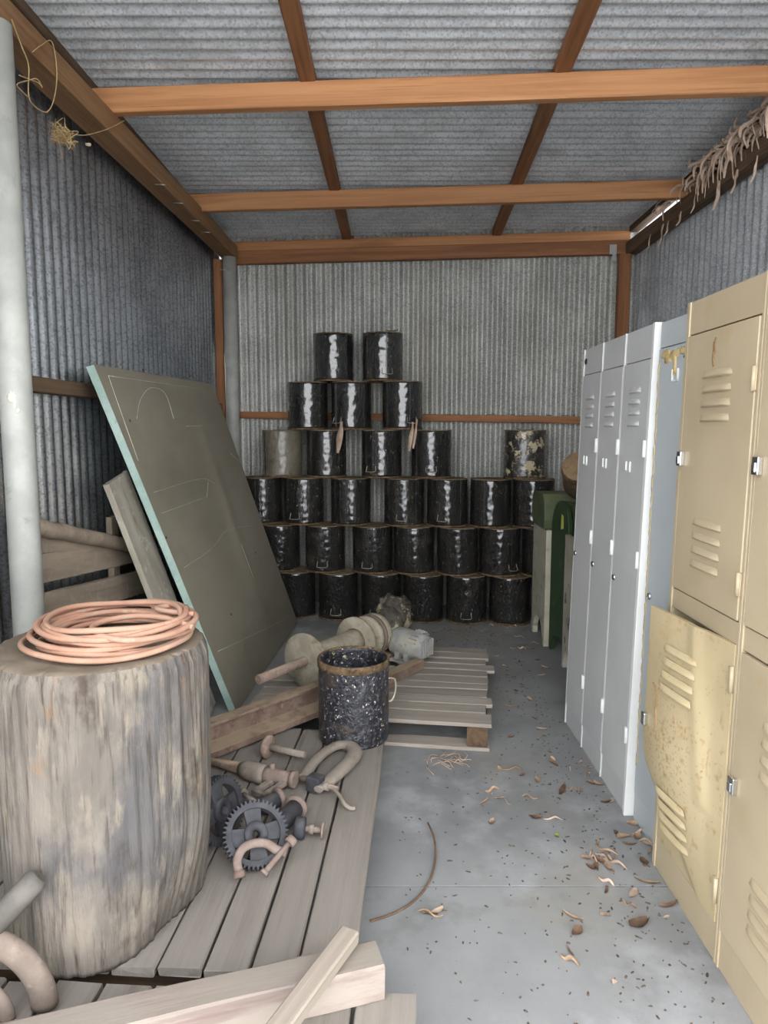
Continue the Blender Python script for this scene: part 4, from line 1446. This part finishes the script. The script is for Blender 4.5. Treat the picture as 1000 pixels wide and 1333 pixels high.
# blue-grey single locker
bl_ = thing('locker', 'single narrow blue-grey locker with glue marks between grey and beige lockers', 'locker', locker_frame(0.922, 2.440, 0.03, 0.014), 'steel lockers along the right wall')
BW = 0.262
part('cabinet', MB().box((0, 0, 0), (BW, 0.44, LH - 0.005)), blue_paint, bl_, bevel=0.002)
fr_ = MB().box((0.0, -0.010, LH - 0.09), (BW, 0, LH - 0.005))
fr_.box((0, -0.010, 0), (BW, 0, 0.10))
fr_.box((0, -0.010, 0.10), (0.005, 0, LH - 0.09))
fr_.box((BW - 0.004, -0.010, 0.10), (BW, 0, LH - 0.09))
part('face_frame', fr_, blue_paint, bl_, bevel=0.0015)
d = locker_door(bl_, 0.006, BW - 0.004, 0.102, LH - 0.092, blue_paint, (LH - 0.30,), card=(0.55, LH - 0.21), lock=(0.16, 0.84), hinge_mat=white_edge)
gm = MB().blob((0, 0, 0), (0.011, 0.003, 0.032), amp=0.5, sc_=2, seed=2)
gm.blob((0.003, 0, -0.028), (0.014, 0.003, 0.01), amp=0.5, sc_=2, seed=6)
part('glue_blob', gm, glue, d, T(0.13, -0.001, LH - 0.15 - 0.102), label='yellowed glue blob')
gm = MB()
for i in range(16):
    rr = random.Random(i)
    gm.blob((0.02 + 0.2 * rr.random(), 0, rr.uniform(-0.015, 0.015)), (0.02, 0.0012, 0.010), amp=0.7, sc_=2, seed=i, nu=12, nv=8)
part('glue_smear', gm, glue, d, T(0, -0.0005, LH - 0.125 - 0.102), label='smeared old glue')
gm = MB()
for i in range(26):
    rr = random.Random(i + 50)
    gm.blob((0.008 + rr.uniform(-0.002, 0.003), 0, -i * 0.055 - 0.03), (0.006, 0.0012, 0.024), amp=0.9, sc_=2, seed=i, nu=10, nv=8)
part('glue_line', gm, glue, d, T(0, -0.0005, LH - 0.13 - 0.102), label='line of old glue')
# beige four-door locker
be = thing('locker', 'beige two-tier steel locker nearest the viewer, its lower door bent', 'locker', locker_frame(0.892, 2.172, 0.0, 0.0175), 'steel lockers along the right wall')
CW = 0.44
part('cabinet', MB().box((0.0, 0.03, 0.0), (CW * 2 + 0.02, 0.46, LH + 0.012)), beige, be, bevel=0.002)
fr_ = MB()
TIER0, TIER1 = 0.865, 0.925
for xx, ww in ((0.0, 0.020), (CW - 0.008, 0.012), (CW + 0.006, 0.012), (2 * CW, 0.02)):
    fr_.box((xx, -0.014, 0), (xx + ww, 0.035, LH + 0.012))
for z0, z1 in ((0, 0.105), (TIER0, TIER1), (LH - 0.085, LH + 0.012)):
    fr_.box((0.0, -0.010, z0), (2 * CW + 0.01, 0.035, z1))
part('face_frame', fr_, beige, be, bevel=0.002)
locker_door(be, 0.022, CW - 0.010, TIER1 + 0.002, LH - 0.087, beige, (LH - 0.24, TIER1 + 0.10), vents=((LH - 0.20, 4), (TIER1 + 0.235, 4)), latch=(0.045, 1.325), vw=0.175)
locker_door(be, CW + 0.020, 2 * CW - 0.002, TIER1 + 0.002, LH - 0.087, beige, (LH - 0.24, TIER1 + 0.10), vents=((LH - 0.20, 4), (TIER1 + 0.235, 4)), latch=(0.05, 1.325), vw=0.175)
locker_door(be, CW + 0.020, 2 * CW - 0.002, 0.108, TIER0 - 0.002, beige, (TIER0 - 0.12, 0.25), vents=((TIER0 - 0.13, 4), (0.345, 4)), latch=(0.05, 0.52), vw=0.175)
rs_ = MB()
for i in range(6):
    rs_.blob((random.Random(i).uniform(-0.006, 0.006), 0, -i * 0.011), (0.006, 0.0008, 0.011), amp=0.8, sc_=2, seed=i, nu=10, nv=8)
part('rust_streak', rs_, rust_stain, be, T(0.20, -0.0172, LH - 0.125))
# the bent door
DW, DZ0, DZ1 = CW - 0.032, 0.11, TIER0 + 0.004
DHH = DZ1 - DZ0


def bent(u, v, th=0.0):
    """u 0 at the free edge, 1 at the hinges; v 0 at the foot, 1 at the top"""
    s_ = 1 - u
    k = min(1.0, max(0.0, (v - 0.02) / 0.45))
    k = k * k * (3 - 2 * k)
    out = DW * s_ * math.tan(math.radians(8.6)) * (0.18 + 0.82 * k)
    out += 0.020 * math.sin(PI * v) * math.sin(PI * min(1, u * 1.2))
    # foot corner folded in along a diagonal crease
    cr_ = max(0.0, 0.34 - v - 0.45 * u)
    out -= 0.20 * cr_
    out += 0.006 * max(0.0, 1 - abs(u + 0.35 * (v - 0.6) - 0.72) / 0.10) * (1 if v > 0.35 else 0)
    xs = DW * u + DW * s_ * (1 - math.cos(math.radians(8.6))) * k
    return (xs, -0.016 - max(out, -0.004) + th, v * DHH)


db = MB().grid(lambda u, v: bent(u, v), 40, 60)
db.grid(lambda u, v: bent(u, v, 0.012), 40, 60, flip=True)
for ed in (lambda t, s_: bent(0, t, 0.012 * (1 - s_)), lambda t, s_: bent(t, 1, 0.012 * (1 - s_)), lambda t, s_: bent(t, 0, 0.012 * s_), lambda t, s_: bent(1, t, 0.012 * s_)):
    db.grid(ed, 40, 1)
bd = part('door', db, beige_worn, be, T(0.022, 0.0, DZ0), label='bent rust-freckled beige door hanging ajar')
for (vu, vv) in ((0.46, 0.885), (0.44, 0.30)):
    p = V(bent(vu, vv))
    pu = (V(bent(vu + 0.05, vv)) - p).normalized()
    pv = (V(bent(vu, vv + 0.02)) - p).normalized()
    nrm = pu.cross(pv)
    m = Matrix((pu, -nrm.normalized() * -1 * -1, pv)).transposed().to_4x4()
    m = Matrix((pu, pv.cross(pu).normalized(), pv)).transposed().to_4x4()
    m.translation = p
    part('vent', vent_mesh(4, 0.165), beige_worn, bd, m @ T(0, -0.002, 0))
p = V(bent(0.05, 0.53))
lm = MB().box((-0.013, -0.014, -0.02), (0.013, 0, 0.02))
part('latch', lm, chrome, bd, T(*p), bevel=0.003, label='chrome latch')
for hz in (0.88, 0.12):
    p = V(bent(1.0, hz))
    part('hinge', MB().cyl(0.006, -0.035, 0.035, 10).box((-0.016, -0.003, -0.03), (0.004, 0.002, 0.03)), beige, bd, T(p.x, p.y - 0.003, p.z))
cw_ = MB().tube(smooth_path([V(bent(u, v)) + V((0, -0.002, 0)) for u, v in [(0.14, 0.70), (0.20, 0.68), (0.23, 0.64), (0.22, 0.60), (0.25, 0.56), (0.24, 0.52)]], 5), 0.0028, 6)
part('rust_streak', cw_, rust_stain, bd)

# ------------------------------------------------------------------ old painted boards in the back right
def arch_board(w, h, foot_h, foot_w, top='flat'):
    poly = [(0, 0), (foot_w, 0)]
    r = (w - 2 * foot_w) / 2
    for i in range(13):
        a = PI - PI * i / 12
        poly.append((w / 2 + r * math.cos(a), foot_h * math.sin(a)))
    poly += [(w - foot_w, 0), (w, 0)]
    if top == 'flat':
        poly += [(w, h), (0, h)]
    else:
        hh_ = w * 0.8
        for i in range(17):
            a = PI * i / 16
            poly.append((w / 2 + w / 2 * math.cos(a), h - hh_ + hh_ * math.sin(a)))
    return [p for i, p in enumerate(poly) if i == 0 or (V(p) - V(poly[i - 1])).length > 1e-5]


def upright(poly, th, A, B):
    """board standing in the vertical plane through A->B (A far, B near); local x along A->B, local y up"""
    d = (V(B) - V(A)).normalized()
    m = Matrix((d, V((0, 0, 1)), d.cross(V((0, 0, 1))))).transposed().to_4x4()
    m.translation = V(A)
    return m


A, B = V((1.045, 4.89, 0)), V((1.045, 4.50, 0))
w = (B - A).length
t = thing('painted_bench', 'old bench with a flaking cream end board and green seat box', 'bench', T(*A))
part('end_board', MB().prism(arch_board(w, 0.77, 0.16, 0.05), -0.035, 0.0), cream_board, t, T(*(-A)) @ upright(None, 0, A, B), bevel=0.003)
gb = MB()
prf = [(0.0, 0.77), (-0.02, 0.84), (0.0, 0.93), (0.05, 0.97), (0.42, 0.97), (0.42, 0.77)]
gb.prism([(y, z) for (y, z) in [(4.52, 0.74), (4.50, 0.80), (4.52, 0.92), (4.57, 0.965), (4.80, 0.965), (4.88, 0.92), (4.90, 0.82), (4.86, 0.75)]], 0.0, 0.36, Matrix(((0, 0, 1, 1.03), (1, 0, 0, 0), (0, 1, 0, 0.035), (0, 0, 0, 1))))
part('seat_box', gb, green_block, t, T(*(-A)), bevel=0.006, label='dusty green seat box')
part('back_leg', MB().box((1.34, 4.52, 0), (1.38, 4.86, 0.79)), cream_board, t, T(*(-A)), bevel=0.003)
A, B = V((1.07, 4.47, 0)), V((1.118, 4.235, 0))
w = (B - A).length
t = thing('round_top_board', 'dark green round-topped board standing in front of the cream bench', 'board', T(*A))
part('board', MB().prism(arch_board(w, 0.975, 0.12, 0.03, 'round'), -0.03, 0.0), green_board, t, T(*(-A)) @ upright(None, 0, A, B), bevel=0.004)
part('sticker', MB().prism([(0.135, 0.80), (0.170, 0.81), (0.168, 0.885), (0.140, 0.895)], 0.0003, 0.0012), sticker_m, t, T(*(-A)) @ upright(None, 0, A, B), label='small yellow-green sticker')
bx = MB().prism([(4.10, 0.76), (4.10, 0.93), (4.16, 0.96), (4.46, 0.96), (4.46, 0.76)], 0.0, 0.28, Matrix(((0, 0, 1, 1.155), (1, 0, 0, 0), (0, 1, 0, 0), (0, 0, 0, 1))))
bx.box((1.38, 4.14, 0.0), (1.42, 4.44, 0.80))
bx.box((1.17, 4.30, 0.0), (1.20, 4.44, 0.78))
part('rear_box', bx, green_block, t, T(*(-A)), bevel=0.006, label='dusty paler green box behind the board')
A, B = V((1.068, 4.12, 0)), V((1.055, 3.86, 0))
w = (B - A).length
t = part('peeling_board', MB().prism(arch_board(w, 0.80, 0.13, 0.03), -0.03, 0.0), peel_board, None, upright(None, 0, A, B), bevel=0.003)
tag(t, 'cream board with peeling slate-blue foot tucked behind the grey locker', 'board')
lg = thing('short_log', 'short sawn log lying on the green boxes in front of the back wall', 'log', T(1.22, 4.36, 0.965))
ld = V((-0.25, -0.75, 0.50)).normalized()
l0 = V((0.03, 0.13, 0.10))
part('bark', MB().lathe([(0.098, 0.0), (0.104, 0.02), (0.104, 0.20), (0.100, 0.24)], 40, axis_frame(l0, ld), bump=0.01, bs=14), bark, lg)
part('sawn_face', MB().lathe([(0.101, 0.239), (0.097, 0.243), (0.05, 0.245), (0.001, 0.245)], 40, axis_frame(l0, ld), bump=0.004, bs=14, cap0=False), log_end, lg, label='pale sawn end')

# ------------------------------------------------------------------ floor litter


def leaf_mesh(L, W, curl, seed, mat):
    rnd = random.Random(seed)
    tw = rnd.uniform(-0.8, 0.8)
    bend = rnd.uniform(-1.2, 1.2)

    def fn(u, v, th=0.0):
        x = (u - 0.5) * L
        wd = W * (math.sin(PI * (0.06 + 0.88 * u)) ** 0.75)
        s_ = (v - 0.5) * 2
        y = s_ * wd / 2 + bend * (u - 0.5) ** 2 * L * 0.6
        z = 0.003 + curl * (0.5 * s_ * s_ * W * (0.6 + 0.4 * u)) + tw * s_ * (u - 0.5) * W * 0.5 + curl * L * 0.22 * (2 * u - 1) ** 2
        z += 0.002 * noise.noise(V((u * 6, v * 5, seed)))
        return (x, y, max(0.001, z) + th)
    mb = MB().grid(lambda u, v: fn(u, v), 12, 4)
    mb.grid(lambda u, v: fn(u, v, 0.0008), 12, 4, flip=True)
    return mb.mesh('leaf', mat)


def ribbon(pts, w, seed=0, curl=0.3):
    """a strip of bark: an open curled ribbon of real thickness along a path"""
    pp = smooth_path(pts, 5)
    n = len(pp)
    mb = MB()
    rnd = random.Random(seed)
    sd = rnd.uniform(0, 50)

    def fn(u, v, off=0.0):
        i = min(n - 1, int(round(u * (n - 1))))
        p = pp[i]
        t = (pp[min(i + 1, n - 1)] - pp[max(i - 1, 0)]).normalized()
        a = t.cross(V((math.sin(sd), -1.0, 0.35 * math.cos(sd))))
        if a.length < 1e-3:
            a = V((1, 0, 0))
        a.normalize()
        b = t.cross(a)
        an = 1.2 * noise.noise(V((u * 2.4, sd, 0)))
        a2 = a * math.cos(an) + b * math.sin(an)
        b2 = t.cross(a2)
        wd = w * (0.25 + 0.75 * math.sin(PI * min(0.97, max(0.05, u))) ** 0.6) / 2
        s_ = 2 * v - 1
        return p + a2 * (s_ * wd) + b2 * (curl * s_ * s_ * wd + off)
    mb.grid(lambda u, v: fn(u, v), n - 1, 3)
    mb.grid(lambda u, v: fn(u, v, 0.0009), n - 1, 3, flip=True)
    return mb


named = [
    ((832, 1205), 0.085, 0.05, 0.5, leaf_b, 'large curled brown leaf lying alone on the concrete near the beige locker'),
    ((651, 1003), 0.045, 0.03, 0.4, leaf_a, 'pale tan leaf lying alone on the concrete right of the platform'),
    ((640, 1072), 0.05, 0.03, 0.5, leaf_a, 'tan and brown curled leaf lying alone on the concrete floor'),
    ((697, 1065), 0.06, 0.035, 0.2, leaf_b, 'flat dark brown leaf on the floor in front of the grey locker'),
    ((725, 1089), 0.03, 0.02, 0.2, leaf_g, 'small yellow-green leaf on the floor'),
    ((800, 1279), 0.025, 0.018, 0.1, leaf_c, 'small cream chip on the floor close to the viewer'),
    ((711, 870), 0.075, 0.028, 0.4, leaf_c, 'pale boat-shaped leaf on the floor below the green board'),
    ((732, 1030), 0.10, 0.03, 0.3, leaf_b, 'long brown leaf with stem on the floor by the grey locker'),
    ((825, 1073), 0.06, 0.04, 0.2, leaf_a, 'tan triangular leaf against the foot of the grey locker'),
    ((742, 1240), 0.05, 0.008, 0.3, leaf_b, 'thin curved twig on the floor near the viewer'),
]
for i, ((px, py), L, W, cu, mt, lab) in enumerate(named):
    p = fl(px, py)
    o = bpy.data.objects.new('fallen_leaf', leaf_mesh(L * 0.8, W * 0.75, cu, i + 3, mt))
    C.objects.link(o)
    o.matrix_basis = T(p.x, p.y, 0.0005) @ Rz(i * 1.9 + 0.4)
    tag(o, lab, 'leaf')
lv = [leaf_mesh(0.05, 0.022, 0.35, 31, leaf_a), leaf_mesh(0.06, 0.015, 0.3, 32, leaf_b), leaf_mesh(0.045, 0.02, 0.2, 33, leaf_c), leaf_mesh(0.07, 0.012, 0.4, 34, leaf_a), leaf_mesh(0.04, 0.025, 0.4, 35, leaf_b)]
spots = [(690, 912), (697, 936), (705, 950), (650, 1040), (680, 1010), (700, 1017), (722, 995), (756, 993), (765, 1000), (770, 1020), (780, 1022), (790, 1045), (797, 1043), (778, 1098), (802, 1085), (812, 1090), (820, 1100), (840, 1098),
         (845, 1110), (838, 1123), (830, 1090), (790, 1160), (825, 1165), (843, 1150), (780, 1122), (765, 1118), (776, 1128), (788, 1124), (798, 1118), (770, 1130), (793, 1132), (782, 1113), (640, 1035), (630, 1045), (665, 960), (720, 990),
         (560, 1190), (570, 1187), (663, 920), (672, 900), (658, 868), (676, 862), (645, 855), (628, 845), (700, 860), (668, 845), (690, 845), (680, 838), (655, 835), (640, 828), (610, 828), (600, 822), (705, 880), (746, 1195), (752, 1215), (788, 1192), (872, 1180), (867, 1195)]
for i, (px, py) in enumerate(spots):
    rnd = random.Random(i)
    p = fl(px, py)
    o = bpy.data.objects.new('fallen_leaf', lv[i % 5])
    C.objects.link(o)
    s_ = rnd.uniform(0.55, 1.15)
    o.matrix_basis = T(p.x, p.y, 0.0005) @ Rz(rnd.uniform(0, 6.28)) @ Matrix.Scale(s_, 4)
    tag(o, 'small dry leaf or bark scrap among the litter on the concrete floor', 'leaf', 'dry leaves scattered on the concrete floor')
# fine crumbs nobody could count
cr_ = MB()
rnd = random.Random(77)
for i in range(1100):
    if i < 420:
        X, Y = rnd.uniform(0.1, 0.88), 4.95 - abs(rnd.gauss(0, 0.35))
    elif i < 700:
        Y = rnd.uniform(1.5, 4.2)
        X = 0.862 - abs(rnd.gauss(0, 0.16))
    else:
        X, Y = rnd.uniform(0.05, 0.86), rnd.uniform(1.5, 4.2)
    if X < 0.66 and 2.8 < Y < 4.2 and X < 0.5 + 0.14 * (Y - 2.95):
        continue
    r = rnd.uniform(0.001, 0.0036)
    a = rnd.uniform(0, 6.28)
    cr_.blob((0, 0, 0.0012), (r * rnd.uniform(1, 3), r, 0.0016), T(X, Y, 0) @ Rz(a), amp=0.5, sc_=2, seed=i, nu=6, nv=4)
tag(part('leaf_litter', cr_, crumb_m), 'fine brown crumbs of leaf litter strewn over the concrete floor', 'litter', kind='stuff')
# straws in front of the pallet
ts = MB()
for i in range(26):
    rnd = random.Random(i + 400)
    p = fl(rnd.uniform(555, 612), rnd.uniform(984, 998))
    a = rnd.uniform(0, 6.28)
    L = rnd.uniform(0.03, 0.09)
    ts.tube(smooth_path([(p.x, p.y, 0.003), (p.x + L * 0.5 * math.cos(a), p.y + L * 0.5 * math.sin(a), rnd.uniform(0.004, 0.015)), (p.x + L * math.cos(a + 0.4), p.y + L * math.sin(a + 0.4), 0.003)], 4), 0.0016, 5)
tag(part('dry_straw', ts, leaf_c), 'tangle of dry straw on the floor at the front of the pallet', 'straw', kind='stuff')
# loose curls of bark and twigs
curls = [(785, 1117), (795, 1120), (774, 1122), (803, 1126), (790, 1108), (770, 1112), (660, 1045), (640, 1030), (745, 1028), (720, 1068), (690, 1040), (765, 1010), (832, 1085), (846, 1102), (742, 1252), (790, 1150),
         (612, 818), (628, 822), (640, 815), (676, 830), (686, 822), (662, 818), (650, 828), (697, 838), (680, 845), (560, 1192), (668, 1003), (742, 1000), (757, 1030), (820, 1180), (670, 815), (690, 806)]
for i, (px, py) in enumerate(curls):
    rnd = random.Random(i + 1300)
    p = fl(px, py)
    a, L, w = rnd.uniform(0, 6.28), rnd.uniform(0.03, 0.085), rnd.uniform(0.004, 0.012)
    b_ = rnd.uniform(-0.7, 0.7)
    pts = [V((-L / 2, 0, 0.005)), V((-L * 0.15, L * 0.12 * b_, 0.010 + rnd.random() * 0.012)), V((L * 0.2, L * 0.10 * b_, 0.007)), V((L / 2, -L * 0.1 * b_, 0.006 + rnd.random() * 0.01))]
    mb = ribbon(pts, w, i, 0.6)
    mn = min(v[2] for v in mb.v)
    o = part('bark_curl', mb, leaf_a if i % 3 else leaf_c, None, T(p.x, p.y, 0.0008 - mn) @ Rz(a))
    tag(o, 'thin curl of pale bark among the litter on the concrete floor', 'bark', 'curls of bark on the concrete floor')
# wire hoop
wp = [fl(*p, 0.004) for p in [(557, 1078), (565, 1095), (567, 1115), (563, 1138), (553, 1158), (535, 1176), (510, 1190), (482, 1199)]]
for k, dz in enumerate([0.05, 0.035, 0.02, 0.01, 0.005, 0.0, 0.0, 0.0]):
    wp[k].z += dz * 0.4
tag(part('wire_piece', MB().tube(smooth_path(wp, 6), 0.0035, 8), rust_wire), 'bent rusty wire lying on the concrete beside the platform', 'wire')

# bark on the drums
for (key, dx, z0, L, w, lab) in [((4, 1), -0.02, 0.04, 0.21, 0.055, 'broad pale bark strip hanging from the middle drum of the fifth row'), ((4, 2), 0.055, 0.035, 0.19, 0.035, 'twin pale bark strip hanging from the right drum of the fifth row')]:
    c = drum_at[key].matrix_basis.translation
    x, y, z = c.x + dx * 1.0, c.y - DR - 0.022, c.z + z0
    if key == (4, 1):
        x = c.x - 0.085
        y = c.y - 0.145
    pts = [(x + 0.012, y - 0.005, z + 0.02), (x + 0.005, y - 0.014, z - 0.03), (x - 0.004, y - 0.022, z - L * 0.55), (x - 0.015, y - 0.03, z - L)]
    mb = ribbon(pts, w, 3, 0.5)
    if key == (4, 2):
        pts2 = [V(p) + V((0.03, 0.004, 0.02)) for p in pts]
        r2 = ribbon(pts2, w * 0.8, 8, 0.5)
        mb.add(r2.v, r2.f, None, True)
    tag(part('bark_strip', mb, leaf_c), lab, 'bark')
c = drum_at[(5, 1)].matrix_basis.translation
o = bpy.data.objects.new('bark_scrap', leaf_mesh(0.09, 0.05, 0.3, 88, leaf_c))
C.objects.link(o)
o.matrix_basis = T(c.x + 0.07, c.y - 0.08, c.z + DH + 0.002)
tag(o, 'scrap of pale bark lying on the topmost right drum', 'bark')
for i, (key, dx, dy) in enumerate([('solo', -0.06, -0.06), ('solo', 0.05, -0.02), ((2, 6), 0.08, -0.1)]):
    c = drum_at[key].matrix_basis.translation
    o = bpy.data.objects.new('bark_scrap', lv[i])
    C.objects.link(o)
    o.matrix_basis = T(c.x + dx, c.y + dy, c.z + DH + 0.002) @ Rz(i * 1.3)
    tag(o, ['dry scrap on the left of the lone splattered drum top', 'dry scrap on the right of the lone splattered drum top', 'dry scrap on the third-row drum beside the green bench'][i], 'bark')

# heap of bark and leaves on the right plate
hb = MB()
for i in range(380):
    rnd = random.Random(i + 900)
    t = rnd.random() ** 0.7
    Y = 5.0 - 2.1 * t if i % 3 else rnd.uniform(2.9, 3.9)
    dens = max(0.2, (5.2 - Y) / 2.2)
    if rnd.random() > dens:
        continue
    x0 = 1.80 + rnd.uniform(-0.05, 0.03)
    z0 = 2.81 + rnd.uniform(0.0, 0.05) * dens
    L = rnd.uniform(0.07, 0.22) * (0.5 + 0.6 * dens)
    dirx, diry = rnd.uniform(-0.75, 0.0), rnd.uniform(-0.9, 0.9)
    drop = rnd.uniform(-0.45, 0.95)
    p0_ = V((x0, Y, z0))
    pts = [p0_, p0_ + V((dirx * L * 0.5, diry * L * 0.4, 0.012)), p0_ + V((dirx * L * 0.8 - 0.02, diry * L * 0.7, -L * 0.4 * drop)), p0_ + V((dirx * L * 0.75 - 0.02, diry * L * 0.9, -L * drop))]
    r = ribbon(pts, rnd.uniform(0.007, 0.021), i, 0.5)
    hb.add(r.v, r.f, None, True)
tag(part('bark_litter', hb, leaf_c), 'heap of dry bark and leaves draped over the dark right wall plate', 'bark litter', kind='stuff')
hang = [((862, 312), 0.12, 0.022), ((868, 300), 0.08, 0.012), ((884, 302), 0.07, 0.012), ((935, 235), 0.13, 0.02), ((958, 235), 0.10, 0.018), ((844, 335), 0.10, 0.008), ((905, 250), 0.10, 0.01), ((982, 232), 0.11, 0.012)]
for i, ((px, py), L, w) in enumerate(hang):
    rnd = random.Random(i + 60)
    p = pl(px, py, (1.755, 0, 0), (1, 0, 0))
    top_ = V((1.764, p.y, max(p.z, 2.70)))
    pts = [top_, top_ + V((-0.012, -0.01, -L * 0.4)), top_ + V((-0.004, 0.01, -L * 0.75)), top_ + V((-0.02, 0.02, -L * 1.1))]
    tag(part('bark_strip', ribbon(pts, w, i * 3 + 1, 0.6), leaf_c), 'thin curled bark strip hanging from the dark right wall plate', 'bark', 'bark strips hanging from the right wall plate')
# litter lying along the back rail
for i, px in enumerate([640, 668, 700, 716, 738, 748]):
    p = pl(px, 541, (0, BY(0), 0), (0.11, 1, 0))
    o = bpy.data.objects.new('bark_scrap', lv[(i * 2 + 3) % 5])
    C.objects.link(o)
    o.matrix_basis = T(p.x, p.y + 0.025, 1.505 - 0.05 * (p.x + 1.16) / 2.88 + 0.055) @ Rz(i * 0.9)
    tag(o, 'small dry scrap lying on the brown rail of the back wall', 'bark', 'dry scraps along the back wall rail')
# twine on the left plate
tw = MB()
lpf = lambda x, y, o=0.006: pl(x, y, (-1.118 + o, 5.5, 0), (1, -0.031, 0))
for line in [[(15, 25), (28, 60), (37, 85), (37, 120), (42, 135), (60, 146), (70, 130), (74, 95), (68, 55), (55, 58), (42, 68)], [(25, 98), (40, 104), (50, 108), (55, 114), (48, 103), (36, 105), (22, 110), (30, 120), (38, 127)], [(84, 160), (90, 172), (110, 176), (140, 168), (162, 157)]]:
    pts = [lpf(x, y) for x, y in line]
    tw.tube(smooth_path(pts, 6), 0.0022, 6)
tag(part('twine', tw, string_m), 'frayed straw twine looped round the near end of the left plate', 'twine')
nst = MB()
c_ = lpf(82, 172)
for i in range(40):
    rnd = random.Random(i + 700)
    p = [c_ + V((rnd.gauss(0, 0.02), rnd.gauss(0, 0.03), rnd.gauss(-0.012, 0.02))) for _ in range(4)]
    nst.tube(smooth_path(p, 4), 0.0011, 5)
tag(part('straw_nest', nst, string_m), 'small tuft of nest straw under the left plate', 'nest', kind='stuff')
